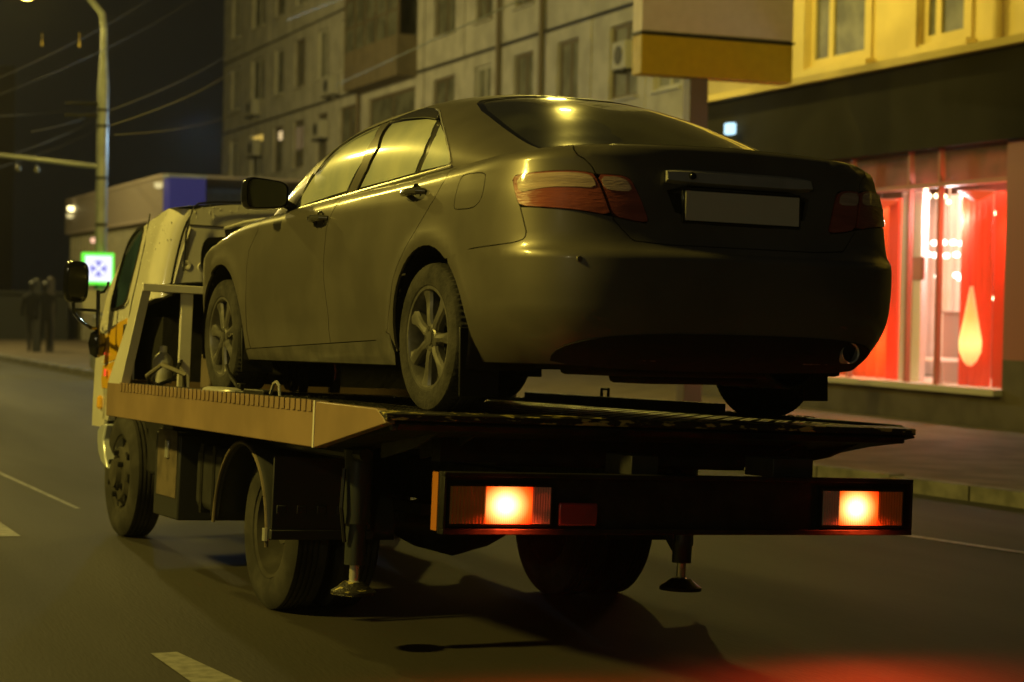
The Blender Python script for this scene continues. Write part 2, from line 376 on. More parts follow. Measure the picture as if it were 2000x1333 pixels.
# ================================================================== SHOP (one-storey front, facade x = 14.7)
def shop():
    X = 14.7
    b = empty('shop', Vector((X, 22, .12)), 'ground floor shop with dark fascia and a red and white lit display window', 'shop')
    org = Vector((X, 22, .12))
    def fin(mb, name, m, parent=b, **k):
        mb.v = [tuple(Vector(p)-org) for p in mb.v]; return mb.build(name, m, parent, **k)
    Y0, Y1 = 20.46, 25.6      # window opening
    fin(MB().box((X-.12, 8, 3.75), (X+.3, 28.95, 4.9)), 'fascia', 'fascia')
    fin(MB().box((X-.26, 8, 4.9), (17.7, 29.05, 5.0)), 'roof', 'wallyellow')
    fin(MB().box((X, Y0, .0), (X+.3, 29, .54)), 'plinth', 'stone')
    fin(MB().box((X-.14, Y0-.02, .54), (X+.3, Y1+.1, .62)), 'window_sill', 'winframe')
    fin(MB().box((X, 8, 0), (X+.3, Y0, 1.0)).box((X, 8, 1.06), (X+.3, 20.0, 3.75)), 'pillar', 'stone')
    fin(MB().box((X, Y1, .62), (X+.3, 29, 3.75)), 'wall', 'stone')
    fin(MB().box((X, 20.0, 1.0), (X+.12, Y0, 3.75)), 'door_frame', 'redwhite')
    # window frame, transom and mullions
    fr = MB(); z0, z1 = .62, 3.75; zt = 3.27
    for y in (Y0, 22.0, 22.72, 24.2, Y1): fr.box((X+.03, y-.025, z0), (X+.11, y+.025, z1))
    fr.box((X+.025, Y0, zt-.03), (X+.115, Y1, zt+.03))
    wd = fin(fr, 'display_window', 'redframe')
    fin(MB().box((X+.06, Y0+.03, z0), (X+.068, Y1-.03, z1)), 'glass', 'shopglass', wd)
    # interior
    fin(MB().box((X+.3, Y0-.6, .5), (X+3.4, Y1+.6, .56)), 'floor', 'shopwhite')
    fin(MB().box((X+3.3, Y0-.6, .56), (X+3.4, Y1+3, 3.75)), 'back_wall', 'shopwall')
    fin(MB().box((X+.3, Y0-.7, .56), (X+3.3, Y0-.6, 3.75)).box((X+.3, Y1+3, .56), (X+3.3, Y1+3.1, 3.75)), 'side_wall', 'shopwall')
    fin(MB().box((X+.3, Y0-.6, 3.72), (X+3.4, Y1+3, 3.78)), 'ceiling', 'shopwall')
    return b
M['redframe'] = mat('reddish_window_frame', (.42, .16, .13), .5)
M['redwhite'] = mat('pink_lit_frame', (.30, .11, .09), .5)
M['shopwhite'] = mat('white_display_floor', (.8, .78, .75), .4)
M['shopwall'] = mat('wine_red_wall', (.32, .06, .06), .6, noise=.4, nscale=2)
M['redcloth'] = mat('red_drape', (.75, .035, .008), .6)
M['orangecloth'] = mat('orange_red_drape', (.80, .11, .008), .6)
M['whitecloth'] = mat('white_panel', (.8, .78, .76), .5)
M['shopglass'] = mat('shop_glass', (.9, .8, .8), .12, alpha=.05, spec=.25)
shop()
BL = {1808: 'leftmost bulb, just under the transom above the white column', 1815: 'first bulb of the second row, below the leftmost bulb', 1829: 'second bulb of the second row, above the chandelier', 1845: 'third bulb of the second row, above the chandelier', 1853: 'single bulb hanging just below the second row, over the chandelier', 1880: 'bulb at the left rim of the right red funnel shade', 1893: 'first of three bulbs under the right red funnel shade', 1906: 'middle of three bulbs under the right red funnel shade', 1920: 'last of three bulbs under the right red funnel shade', 1928: 'bright bulb below the row under the right funnel shade', 1945: 'dim bulb furthest right below the funnel shade', 1937: 'left bulb of the low pair beside the flame lamp', 1955: 'right bulb of the low pair beside the flame lamp'}
def shop_things():
    X = 14.7
    # drapes: pleated sheets hung from the ceiling
    def drape(y0, y1, x, z0, z1, m, label, sway=0):
        b = MB(); n = 26; V = []; Fc = []
        for i in range(n+1):
            t = i/n; yv = y0+(y1-y0)*t; xx = x+.05*math.sin(t*PI*2*(n/5))
            for k in range(7):
                s = k/6; V.append((xx, yv+sway*math.sin(PI*s)*(t-.5), z0+(z1-z0)*s)); 
        for i in range(n):
            for k in range(6): Fc.append((i*7+k, (i+1)*7+k, (i+1)*7+k+1, i*7+k+1))
        b.add(V, Fc); o = b.build('drape', m, smooth=True); top(o, (x, (y0+y1)/2, z0)); s = o.modifiers.new('solid', 'SOLIDIFY'); s.thickness = .008
        return tag(o, label, 'drape')
    def yr(a, c, x): return at(c, 500, x=x).y, at(a, 500, x=x).y
    drape(*yr(1946, 1976, X+.8), X+.8, .58, 3.2, 'redcloth', 'narrow red drape at the right end of the display window')
    drape(*yr(1878, 1936, X+.9), X+.9, .58, 3.2, 'redcloth', 'wide red drape behind the flame shaped lamp')
    drape(*yr(1806, 1884, X+2.7), X+2.7, .58, 3.4, 'whitecloth', 'white drape hanging behind the chandelier')
    drape(*yr(1738, 1764, X+.8), X+.8, .58, 3.2, 'redcloth', 'slim red drape left of the white column')
    drape(*yr(1640, 1734, X+1.0), X+1.0, .58, 3.2, 'orangecloth', 'broad orange red drape beside the rear bumper of the car')
    c0, c1 = yr(1765, 1806, X+.5); o = MB().box((X+.45, c0, .56), (X+.55, c1, 3.25)).build('display_column', 'whitecloth', bevel=.01); top(o, (X+.5, (c0+c1)/2, .56)); tag(o, 'white upright column left of the shop display, behind the glass', 'column')
    pm = MB().box((X+.25, 20.5, 3.28), (X+.29, 27.5, 3.72))
    o = pm.build('pelmet_board', 'shopwall'); top(o, (X+.27, 23.5, 3.28)); tag(o, 'wine red board across the top of the display window', 'board')
    # flame shaped lamp
    p = at(1894, 715, x=X+.55); q = at(1894, 560, x=X+.55); h = q.z-p.z
    prof = [(0, .03), (.06*h, .09), (.18*h, .145), (.32*h, .15), (.5*h, .115), (.7*h, .075), (.9*h, .04), (h, .02)]
    lm = bpy.data.materials.new('flame_lamp'); lm.use_nodes = True; n = lm.node_tree; bs = n.nodes['Principled BSDF']
    t = n.nodes.new('ShaderNodeTexCoord'); sx = n.nodes.new('ShaderNodeSeparateXYZ'); rr = n.nodes.new('ShaderNodeValToRGB'); n.links.new(t.outputs['Generated'], sx.inputs[0]); n.links.new(sx.outputs['Z'], rr.inputs[0])
    rr.color_ramp.elements[0].color = (1, .10, 0, 1); rr.color_ramp.elements[1].color = (1, .04, 0, 1)
    e = rr.color_ramp.elements.new(.28); e.color = (1, .70, .18, 1); e = rr.color_ramp.elements.new(.62); e.color = (1, .22, .01, 1); n.links.new(rr.outputs[0], bs.inputs['Emission Color']); bs.inputs['Emission Strength'].default_value = 1.6
    o = MB().lathe(prof, axis='z', n=24).build('flame_lamp', lm, smooth=True); o.location = p; tag(o, 'glowing orange flame shaped lamp in front of the red drape', 'lamp')
    # shades hanging high
    for px, py, lab in ((1908, 378, 'red funnel shade hanging under the transom on the right'), (1722, 395, 'red funnel shade hanging beside the car tail lamp')):
        c = at(px, py, x=X+.6); o = empty('lamp_shade', c, lab, 'lamp shade', 'red funnel shades in the display')
        MB().lathe([(-.1, .04), (.02, .26), (.03, .25), (-.08, .03)], axis='z', n=28).build('shade', emis('red_shade', (1, .06, .01), .75), o, smooth=True)
        MB().tube([(0, 0, .0), (0, 0, 3.68-c.z)], .006, 6).build('cord', 'black', o)
    # chandelier of white globes
    c = at(1852, 500, x=X+1.6); o = empty('chandelier', c, 'chandelier of white glowing globes seen through the shop window', 'chandelier')
    MB().tube([(0, 0, 0), (0, 0, 3.7-c.z)], .012, 8).build('stem', 'chrome', o)
    wm = emis('white_globe', (1, .93, .8), 6)
    gm = MB().lathe([(-.04, .001), (-.033, .03), (-.02, .046), (0, .052), (.02, .046), (.033, .03), (.04, .001)], axis='z', n=16).mesh('globe'); gm.materials.append(wm); gm.shade_smooth()
    for px, py in ((1825, 475), (1843, 474), (1862, 474), (1878, 476), (1812, 497), (1826, 499), (1848, 500), (1868, 498), (1888, 496), (1884, 520), (1868, 538), (1893, 537), (1832, 540), (1875, 543)):
        g = bpy.data.objects.new('globe', gm); COL.objects.link(g); g.parent = o; g.location = at(px, py, x=X+1.6+random.uniform(-.15, .15))-c
    # small ceiling spots: rows of bulbs
    bm_ = emis('warm_bulb', (1, .8, .45), 9)
    sm = MB().lathe([(-.03, .001), (-.024, .02), (0, .034), (.024, .02), (.03, .001)], axis='z', n=12).mesh('bulb'); sm.materials.append(bm_); sm.shade_smooth()
    for px, py in ((1808, 369), (1815, 383), (1829, 383), (1845, 384), (1853, 395), (1880, 385), (1893, 399), (1906, 400), (1920, 399), (1928, 414), (1945, 417), (1937, 583), (1955, 583)):
        g = bpy.data.objects.new('spot_bulb', sm); COL.objects.link(g); g.location = at(px, py, x=X+1.3)
        tag(g, BL[px], 'light bulb', 'warm bulbs in the shop display')
    # display furniture
    c = at(1835, 700, x=X+1.2); o = empty('display_table', Vector((c.x, c.y, .56)), 'pale display table with a pinkish box, low in the shop window', 'table')
    MB().box((-.25, -.35, .32), (.25, .3, .36)).build('table_top', 'whitecloth', o)
    for sx_, sy_ in ((-1, -1), (-1, 1), (1, -1), (1, 1)): MB().box((sx_*.2-.02, sy_*.25-.02, 0), (sx_*.2+.02, sy_*.25+.02, .32)).build('leg', 'chrome', o)
    p = at(1850, 690, x=X+1.5); o = MB().box((-.2, -.28, 0), (.2, .28, 1.0)).box((-.22, -.3, 1.0), (.22, .3, 1.04)).build('display_cabinet', 'ac', bevel=.01); o.location = (p.x+.3, p.y, .56); tag(o, 'grey cabinet behind the display table in the shop', 'cabinet')
    p = at(1792, 525, x=X+.43); o = MB().box((0, -.16, -.16), (.02, .16, .16)).box((-.01, -.12, -.12), (0, .12, .12)).build('notice_board', 'redframe'); o.location = p; tag(o, 'small dark framed notice on the white column', 'notice')
shop_things()
l = bpy.data.lights.new('shop_ceiling_light', 'AREA'); l.shape = 'RECTANGLE'; l.size = 2.4; l.size_y = 4.8; l.energy = 300; l.color = (1, .55, .34)
o = bpy.data.objects.new('shop_ceiling_light', l); o.location = (16.3, 23.0, 3.68); COL.objects.link(o)
point('shop_red_light', (15.2, 24.6, 1.2), 45, (1, .2, .08), .15); point('shop_red_light', (15.25, 21.1, 2.7), 50, (1, .16, .06), .12); point('shop_display_light', (15.3, 22.6, 2.9), 90, (1, .86, .8), .12)
# small cold sign at the shop corner
p = at(1426, 252, x=14.45); o = MB().box((-.06, -.10, -.09), (.06, .10, .09)).build('projecting_sign', emis('cold_sign', (.5, .82, 1), 1.6), bevel=.02); o.location = p; tag(o, 'small glowing pale blue box sign at the end of the dark fascia', 'sign')

# ================================================================== STREET SIGN, POLES, PAVILION
def street_sign():
    y = 24.0; a = at(1252, 141, y=y); b = at(1547, 166, y=y); c = at(1400, 75, y=y)
    base = at(1357, 700, y=y); o = empty('street_sign', Vector((base.x, y, .12)), 'large sign panel, mauve grey above and yellow below, on a dark column', 'sign')
    x0, x1 = a.x-base.x, b.x-base.x; zb = a.z-.12-.02; zm = at(1400, 75, y=y).z-.12
    MB().box((x0, 0, zb), (x1, .3, zm-.02)).build('yellow_panel', 'signyellow', o, bevel=.01)
    MB().box((x0-.02, -.02, zm-.01), (x1+.02, .32, zm+.02)).build('divider', 'darkmetal', o)
    MB().box((x0, 0, zm+.03), (x1, .3, zm+1.5)).build('grey_panel', 'signgrey', o, bevel=.01)
    MB().box((-.14, .04, -.1), (.14, .26, zb)).build('column', 'signcol', o, bevel=.01)
M['signyellow'] = mat('yellow_sign_panel', (.42, .30, .004), .5, noise=.08); M['signgrey'] = mat('mauve_sign_panel', (.56, .50, .62), .5, noise=.06); M['signcol'] = mat('sign_column', (.11, .085, .08), .5)
street_sign()
def lamp_pole():
    b = at(193, 722, z=.118); o = empty('street_lamp', b, 'tall tapering street lamp lit cold on one side, its yellow lamp at top left', 'street lamp')
    D = (b-CAM).dot(FWD)
    def P(px, py):  # in the plane across the view at the pole's distance (the pole stands upright)
        d = ray(px, py); v = CAM+d*D; return v-b
    q = P(205, 160); zj = q.z
    MB().tube([(0, 0, 0), (0, 0, zj-.05), (0, 0, zj)], [.125, .105, .10], 20).build('lower_shaft', 'polesteel', o, smooth=True)
    MB().tube([(0, 0, zj), (0, 0, zj+.55), (0, 0, P(208, 60).z), (-.04, .0, P(206, 30).z), (-.3, -.0, P(193, 0).z), (-.9, 0, P(180, -28).z), (-1.7, 0, P(150, -38).z)], [.10, .065, .06, .06, .055, .05, .045], 16).build('upper_shaft', 'polesteel', o, smooth=True)
    h = Vector((-1.95, 0, P(150, -38).z)); hd = MB()
    hd.lathe([(-.55, .02), (-.5, .1), (-.2, .15), (.2, .12), (.4, .05)], c=h, axis='x', n=16).build('lamp_head', 'polesteel', o, smooth=True)
    # the frame cuts this lamp; its lit lens hangs just at the top edge
    lens = P(52, -6); MB().lathe([(-.05, .0), (-.06, .06), (0, .16), (.03, .16)], c=lens, axis='z', n=20).build('lamp_lens', emis('sodium_lens', (1, .7, .08), 14), o, smooth=True)
    point('street_lamp_light', b+lens-Vector((0, 0, .12)), 260, (1, .74, .12), .12)
    MB().tube([h, (lens.x, lens.y, lens.z+.1)], .05, 10).build('arm', 'polesteel', o)
    MB().lathe([(0.0, .2), (.12, .14), (.16, .02)], c=lens+Vector((0, 0, .03)), axis='z', n=20).build('lamp_hood', 'polesteel', o, smooth=True)
    # horizontal bracket arm towards the road
    a, c = P(190, 326), P(-30, 300); MB().tube([a, c], [.05, .04], 12).build('bracket_arm', 'polesteel', o, smooth=True)
    for px, py in ((36, 322), (72, 324)): 
        e = P(px, py+6); MB().lathe([(-.09, .01), (-.06, .055), (.02, .05), (.06, .01)], c=e, axis='z', n=12).build('insulator', 'pane', o, smooth=True)
        MB().tube([e+Vector((0, 0, .04)), e+Vector((0, 0, .33))], .012, 6).build('hanger', 'darkmetal', o)
    for py in (217, 248, 349, 440): 
        cc = P(203, py); MB().lathe([(cc.z-.03, .118), (cc.z+.03, .116)], axis='z', n=20).build('clamp_band', 'darkmetal', o, smooth=True)
    for py in (205, 228): MB().tube([(-.1, 0, P(203, py).z), (-.75, -.1, P(170, py+3).z)], [.04, .03], 8).build('wire_bracket', 'darkmetal', o)
    MB().lathe([(0, .17), (.5, .17), (.55, .13)], axis='z', n=20).build('base_sleeve', 'polesteel', o, smooth=True)
    return b
pole_base = lamp_pole()
WL = ['highest wire at the top left corner, passing the upper insulators', 'second wire from the top left, running under the insulators', 'wire right of the lamp pole, upper one rising to the apartment block', 'wire right of the lamp pole, middle one rising to the apartment block', 'lowest wire right of the lamp pole, nearly level, reaching the apartment block', 'level wire left of the pole joining its upper small bracket', 'wire left of the pole climbing to its upper small bracket', 'wire left of the pole climbing to its lower small bracket', 'lowest wire left of the pole, just above the long bracket arm']
def wires():
    lines = [((-20, 160), (370, -60), 14), ((-20, 192), (420, -28), 14), ((215, 216), (470, 90), 8), ((215, 246), (470, 128), 8), ((222, 264), (470, 218), 8), ((-20, 228), (196, 204), 6), ((60, 258), (196, 214), 6), ((30, 300), (196, 226), 6), ((-10, 330), (196, 250), 6)]
    for i, (a, b, sag) in enumerate(lines):
        p, q = at(*a, x=3.0+.5*(i % 3)), at(*b, x=9.5+.6*(i % 3)); pts = [p.lerp(q, t/14)-Vector((0, 0, .012*sag*4*(t/14)*(1-t/14))) for t in range(15)]
        o = MB().tube(pts, .008, 5).build('overhead_wire', 'wire'); top(o, p); tag(o, WL[i], 'wire', 'overhead wires in the dark sky')
    for a, b in (((560, 40), (760, -40)), ((660, 165), (1060, -20))):
        p, q = at(*a, x=9.5), at(*b, x=9.5); o = MB().tube([p.lerp(q, t/10) for t in range(11)], .012, 5).build('overhead_wire', 'polesteel'); top(o, p); tag(o, 'pale overhead wire passing in front of the apartment block, %s' % ('left of the balcony' if a[0] == 560 else 'right of the balcony'), 'wire')
    for k, (px, py) in enumerate(((82, 86), (155, 88))):
        p = at(px, py, x=5.0); o = MB().lathe([(-.05, .004), (-.035, .02), (0, .022), (.02, .012), (.10, .005), (.2, .004)], axis='z', n=12).build('wire_insulator', 'insul', smooth=True); o.location = p
        tag(o, ('left' if k == 0 else 'right')+' one of two small yellowish insulators on the upper wires near the glowing lamp', 'insulator')
M['insul'] = mat('insulator', (.55, .42, .12), .4)
wires()
def pavilion():
    X = 9.9; y0, y1 = 49.5, 65.5; org = Vector((X, 57, .12))
    b = empty('pavilion', org, 'long low pavilion with a grey brown sign band and ribbed pale wall', 'pavilion')
    def fin(mb, name, m, parent=b, **k):
        mb.v = [tuple(Vector(p)-org) for p in mb.v]; return mb.build(name, m, parent, **k)
    fin(MB().box((X+.2, y0+.1, .12), (X+8, y1-.2, 3.6)), 'wall', 'pavwall')
    y = y0+.2
    while y < y1-.3:
        fin(MB().box((X+.12, y, .12), (X+.199, y+.28, 3.58)), 'rib', 'pavwall'); y += .62
    for k in range(3):
        ya = y0+(y1-y0)*k/3+.01; yb = y0+(y1-y0)*(k+1)/3-.01; fin(MB().box((X, ya, 3.6), (X+.12, yb, 4.62)), 'sign_panel', 'pavband')
    fin(MB().box((X-.03, y0-.02, 4.62), (X+8, y1+.02, 4.7)), 'roof', 'pavtrim'); fin(MB().box((X-.02, y0, 3.54), (X+.18, y1, 3.6)), 'trim', 'pavtrim')
    fin(MB().box((X+.13, y1-.12, 3.6), (X+8, y1, 4.62)), 'side_panel', 'pavband'); fin(MB().box((X, y1+.0, 3.6), (X+.12, y1+.3, 4.62)), 'end_cap', 'pavband')
    for px, py, m in ((139, 407, 1), (137, 421, 0), (310, 361, 0)):
        p = at(px, py, x=X-.08); o = MB().lathe([(-.1, .02), (-.08, .1), (.05, .12)], axis='z', n=12).build('spot_lamp', emis('pavilion_spot', (1, .82, .35), 5 if m else .8), smooth=True); o.location = p; tag(o, ['dim spot lamp lower down at the far end of the pavilion sign band' if px == 137 else 'dim spot lamp at the near end of the pavilion sign band', 'bright warm spot lamp at the far end of the pavilion sign band'][m], 'spot lamp')
    p = at(183, 470, x=X+.0); o = MB().lathe([(-.08, .02), (-.05, .09), (.05, .09), (.08, .02)], axis='z', n=12).build('wall_lamp', emis('pink_lamp', (1, .55, .35), 1.4), smooth=True); o.location = p; tag(o, 'small pinkish lamp on the ribbed wall just left of the lamp pole', 'wall lamp')
    # blue end box and pale annexe
    o2 = empty('kiosk', Vector((X, 47.5, .12)), 'deep blue box sided kiosk roof next to the pavilion sign band', 'kiosk')
    p, q = at(320, 347, x=X), at(385, 395, x=X)
    MB().box((.0, 1.2, 2.9), (.92, 1.95, 4.45)).build('blue_panel', 'blue', o2); MB().box((.05, 1.25, -.1), (.88, 1.9, 2.9)).build('wall', 'pavwall', o2); MB().box((-.03, 1.17, 4.45), (.95, 1.98, 4.53)).build('roof', 'polesteel', o2)
    o3 = empty('annexe', Vector((13, 47, .12)), 'low grey annexe behind the blue kiosk, against the apartment block', 'building')
    r = at(385, 370, y=54.0); MB().box((-2.1, 6, -.1), (3, 8, r.z-.25)).build('wall', 'pavwall', o3); MB().box((-2.15, 5.95, r.z-.25), (3.05, 8.05, r.z-.12)).build('roof', 'polesteel', o3)
M['pavwall'] = mat('ribbed_pale_wall', (.30, .28, .21), .7, noise=.2); M['pavband'] = mat('sign_band', (.24, .20, .17), .5, noise=.1); M['pavtrim'] = mat('pavilion_trim', (.34, .28, .24), .5); M['blue'] = mat('deep_blue_panel', (.012, .012, .22), .6, emit=(.03, .03, .30), estr=.18)  # blue panel: faint glow added to keep it blue under yellow lamps
pavilion()
def green_sign():
    y = pole_base.y-.42; a, b = at(161, 493, y=y), at(223, 557, y=y); c = (a+b)/2; w2, h2 = (b.x-a.x)/2, (a.z-b.z)/2
    o = empty('illuminated_sign', c, 'glowing white square sign with green rim and a blue crossed circle, on the lamp pole', 'sign')
    MB().box((-w2, 0, -h2), (w2, .14, h2)).build('green_rim', emis('green_rim', (.12, .95, .05), 1.3), o, bevel=.03)
    MB().box((-w2*.82, -.02, -h2*.8), (w2*.82, -.001, h2*.8)).build('white_face', emis('white_face', (.86, .87, 1), 1.25), o)
    blue = emis('blue_print', (.22, .22, .75), 1.0); R = w2*.52
    ring = MB(); n = 40
    for k in range(n):
        t0, t1 = 2*PI*k/n, 2*PI*(k+1)/n
        ring.add([(r*math.cos(t), -.026, r*math.sin(t)) for r, t in ((R, t0), (R, t1), (R*1.1, t1), (R*1.1, t0))], [(0, 1, 2, 3)])
    ring.build('ring', emis('pale_blue_print', (.5, .5, .95), 1.1), o)
    for k in range(4):
        t = PI/2*k; pts = [(0.18*R*math.cos(t), -.024, .18*R*math.sin(t))]+[(.9*R*math.cos(t+d), -.024, .9*R*math.sin(t+d)) for d in (-.48, -.24, 0, .24, .48)]
        MB().add(pts, [tuple(range(6))]).build('petal', blue, o)
    MB().box((-.05, .14, -.3), (.05, .55, -.22)).build('bracket', 'darkmetal', o)
    # small notice and bin below
    p = at(190, 590, y=y); o = MB().box((-.28, 0, -.22), (.3, .04, .22)).box((-.24, -.01, -.18), (.26, 0, .18)).build('notice_plate', 'winframe'); o.location = p; tag(o, 'pale notice plate on the lamp pole under the green rimmed sign', 'notice')
    p = at(180, 722, z=.118); o = MB().box((-.2, -.3, 0), (.1, .2, 1.0)).box((-.22, -.33, 1.0), (.12, .23, 1.06)).build('utility_cabinet', 'ac', bevel=.02); o.location = p-Vector((-.05, 1.2, 0)); tag(o, 'grey utility cabinet at the foot of the lamp pole', 'cabinet')
green_sign()
def far_left():
    # dark tower and dark kiosk at the left edge, posts, two walkers
    p = at(30, 130, y=120); o = MB().box((p.x-30, 120, 0), (p.x, 134, p.z)).build('tower_block', 'tower'); top(o, (p.x-5, 120, 0)); tag(o, 'dark brownish tower block at the left edge of the sky', 'building')
    a, b = at(-60, 665, y=62), at(132, 665, y=62); z = at(60, 575, y=62).z
    o = MB().box((a.x, 62, .1), (b.x, 66, z)).box((a.x, 61.9, z), (b.x+.1, 66.1, z+.1)).build('dark_stall', 'stall'); top(o, ((a.x+b.x)/2, 64, .1)); tag(o, 'dark unlit stall standing left of the pavilion', 'stall')
    for k, (px, pt, m) in enumerate(((70, 548, 'postlit'), (97, 545, 'postpale'))):
        g = at(px, 688, z=.118); t = at(px, pt, y=g.y); o = MB().box((-.09, -.09, 0), (.09, .09, t.z-.118)).lathe([(t.z-.118, .1), (t.z-.06, .02)], axis='z', n=8).build('post', m); o.location = g; tag(o, ('dark olive' if k == 0 else 'pale')+' upright post behind the two walkers', 'post')
M['tower'] = mat('dark_brown_wall', (.035, .024, .012), .9); M['stall'] = mat('dark_metal_stall', (.009, .010, .010), .8); M['postlit'] = mat('olive_post', (.022, .02, .01), .6); M['postpale'] = mat('pale_post', (.04, .03, .02), .6)
far_left()
def person(px, label, ph, coat):
    g = at(px, 688, z=.118); o = empty('person', g, label, 'person', None)
    V = [(0, 0, .93), (0, 0, 1.12), (0, 0, 1.36), (0, 0, 1.47), (0, .01, 1.56), (0, .02, 1.68),
         (.09, 0, .88), (.10, .14*ph, .5), (.10, .02*ph, .09), (.10, .14+.02*ph, .03), (-.09, 0, .88), (-.10, -.05*ph, .5), (-.10, -.26*ph, .10), (-.10, -.12*ph, .03),
         (.19, 0, 1.38), (.24, -.08*ph, 1.12), (.23, .03, .88), (-.19, 0, 1.38), (-.24, .08*ph, 1.12), (-.23, .14*ph, .9)]
    E = [(0, 1), (1, 2), (2, 3), (3, 4), (4, 5), (0, 6), (6, 7), (7, 8), (8, 9), (0, 10), (10, 11), (11, 12), (12, 13), (2, 14), (14, 15), (15, 16), (2, 17), (17, 18), (18, 19)]
    R = [.17, .16, .17, .07, .08, .10, .11, .075, .05, .04, .11, .075, .05, .04, .08, .06, .045, .08, .06, .045]
    me = bpy.data.meshes.new('body'); me.from_pydata(V, E, []); ob = link('body', me, coat, o)
    sk = ob.modifiers.new('skin', 'SKIN'); 
    for i, r in enumerate(R): me.skin_vertices[0].data[i].radius = (r, r*.8)
    me.skin_vertices[0].data[0].use_root = True
    s = ob.modifiers.new('sub', 'SUBSURF'); s.levels = 2; s.render_levels = 2; sk.use_smooth_shade = True
    MB().lathe([(1.60, .085), (1.66, .1), (1.72, .095), (1.77, .05), (1.785, .003)], axis='z', n=16).build('hat', 'black', o, smooth=True)
bpy.context.view_layer.update()
M['coat'] = mat('dark_coat', (.007, .0065, .006), .95)
person(62, 'left one of two dim walkers in dark coats on the far pavement', 1, 'coat')
person(88, 'right one of two dim walkers in dark coats, near the pale post', -1, 'coat')
M['mirrorglass'] = mat('mirror_glass', (.02, .02, .018), .05, metal=.3)
M['dark_grip'] = mat('painted_grip', (.11, .105, .09), .2, metal=.5, coat=1)

# ================================================================== THE SEDAN (car frame: x right, y forward, z up from the deck, rear axle y = 0)
YC, KQ, YF = -.25, .85*PI/2, 2.95
WB, WR = 2.85, .318
AR = (-.065, 2.765)      # wheel arch centres
def Wz(z): return interp(z, [.16, .22, .30, .42, .55, .68, .80, .88, .93, .98, 1.1], [.845, .878, .898, .914, .925, .928, .922, .914, .903, .890, .868])
def Az(z): return interp(z, [.16, .26, .34, .45, .56, .655, .675, .72, .85, .95, 1.0, 1.06, 1.1], [.93, 1.03, 1.065, 1.085, 1.092, 1.088, 1.055, 1.035, 1.015, .995, .985, .98, .975])
def ZT(U):
    q = abs(U)
    if q < KQ: return interp(q, [0, .55, .95, KQ], [1.092, 1.078, 1.052, 1.035])
    y = YC+q-KQ
    return interp(y, [YC, .3, 1.0, 1.63, 2.2, 2.6, 2.9, 3.25, 3.6, 4.4], [1.035, 1.018, .998, .972, .948, .915, .87, .80, .74, .70])
def flare(y, z):
    f = sum(.014*math.exp(-((math.hypot(y-yw, z-.325)-.405)/.05)**2) for yw in AR)
    return f+.0035*math.exp(-((z-.90)/.035)**2)*min(1, max(0, (y+.2)/.8))
def S(U, z, off=0.):
    if off:
        e = 2e-3; p = S(U, z); a = S(U+e, z)-S(U-e, z); b = S(U, min(z+e, ZT(U)-.0005))-S(U, z-e); n = a.cross(b).normalized()
        if n.dot(Vector((p.x, min(p.y-YC, 0)+max(p.y-YF, 0), 0))) < 0: n = -n
        return p+n*off
    q = abs(U); sg = 1 if U >= 0 else -1
    zt = ZT(U); Rr = .03+.04*min(1, max(0, (q-.3)/.9)); ins = 0
    if z > zt-Rr: t = min(1, (z-(zt-Rr))/Rr); ins = Rr*(1-math.sqrt(max(0, 1-t*t)))
    if q < KQ:
        th = PI/2-q/.85; n = 3.9; a = Az(z)+YC-ins; ww = Wz(z)-.008*(1-q/KQ)-ins-.13*max(0, (.44-z)/.24)**1.6*min(1, (KQ-q)/.45)
        c, s = abs(math.cos(th)), abs(math.sin(th)); r = ((c/ww)**n+(s/a)**n)**(-1/n)
        return Vector((sg*(r*c+flare(YC-r*s, z)*c*c), YC-r*s, z))
    y = YC+q-KQ
    if y <= YF:
        x = Wz(z)-ins
        x += flare(y, z)
        x -= .010*math.exp(-((z-.36)/.07)**2)*max(0, min(1, (y-.45)*6, (2.4-y)*6))   # door hollow
        x -= .02*max(0, (y-2.2))**2
        return Vector((sg*x, y, z))
    th = (q-KQ-(YF-YC))/.75; th = min(th, PI/2); n = 2.6; a = .72-ins; ww = Wz(z)-.02*.75**2-ins
    c, s = abs(math.cos(th)), abs(math.sin(th)); r = ((c/ww)**n+(s/a)**n)**(-1/n)
    return Vector((sg*r*c, YF+r*s, z))
def invS(p):
    if p.y >= YC: q = KQ+p.y-YC
    else: q = (PI/2-math.atan2(YC-p.y, abs(p.x)))*.85
    return (q if p.x >= 0 else -q, p.z)
def UY(y): return -(KQ+y-YC)
# greenhouse
GM = 2.5
def ZR(y): return interp(y, [-.62, -.48, -.3, -.1, .1, .3, .55, .9, 1.3, 1.65, 1.95, 2.3, 2.65, 2.8], [1.075, 1.118, 1.197, 1.285, 1.362, 1.419, 1.457, 1.480, 1.478, 1.437, 1.345, 1.175, .985, .90])
def XB(y): return interp(y, [-.62, -.4, -.1, .3, 1.2, 1.9, 2.4, 2.8], [.70, .775, .815, .83, .835, .815, .775, .70])
def ZB(y): return interp(y, [-.62, -.2, .5, 1.2, 1.8, 2.4, 2.8], [1.02, 1.0, .985, .96, .93, .89, .84])
def G(y, al, off=0.):
    if off:
        e = 2e-3; p = G(y, al); n = (G(y+e, al)-G(y-e, al)).cross(G(y, al+e)-G(y, al-e)).normalized()
        if n.dot(p-Vector((0, p.y, .9))) < 0: n = -n
        return p+n*off
    c, s = math.cos(al), math.sin(al); h = ZR(y)-ZB(y)
    r = (abs(c)**GM+abs(s)**GM)**(-1/GM)
    return Vector((-XB(y)*r*c, y, ZB(y)+h*r*s))
def invG(p):
    h = ZR(p.y)-ZB(p.y); return (p.y, math.atan2((p.z-ZB(p.y))/h, -p.x/XB(p.y)))
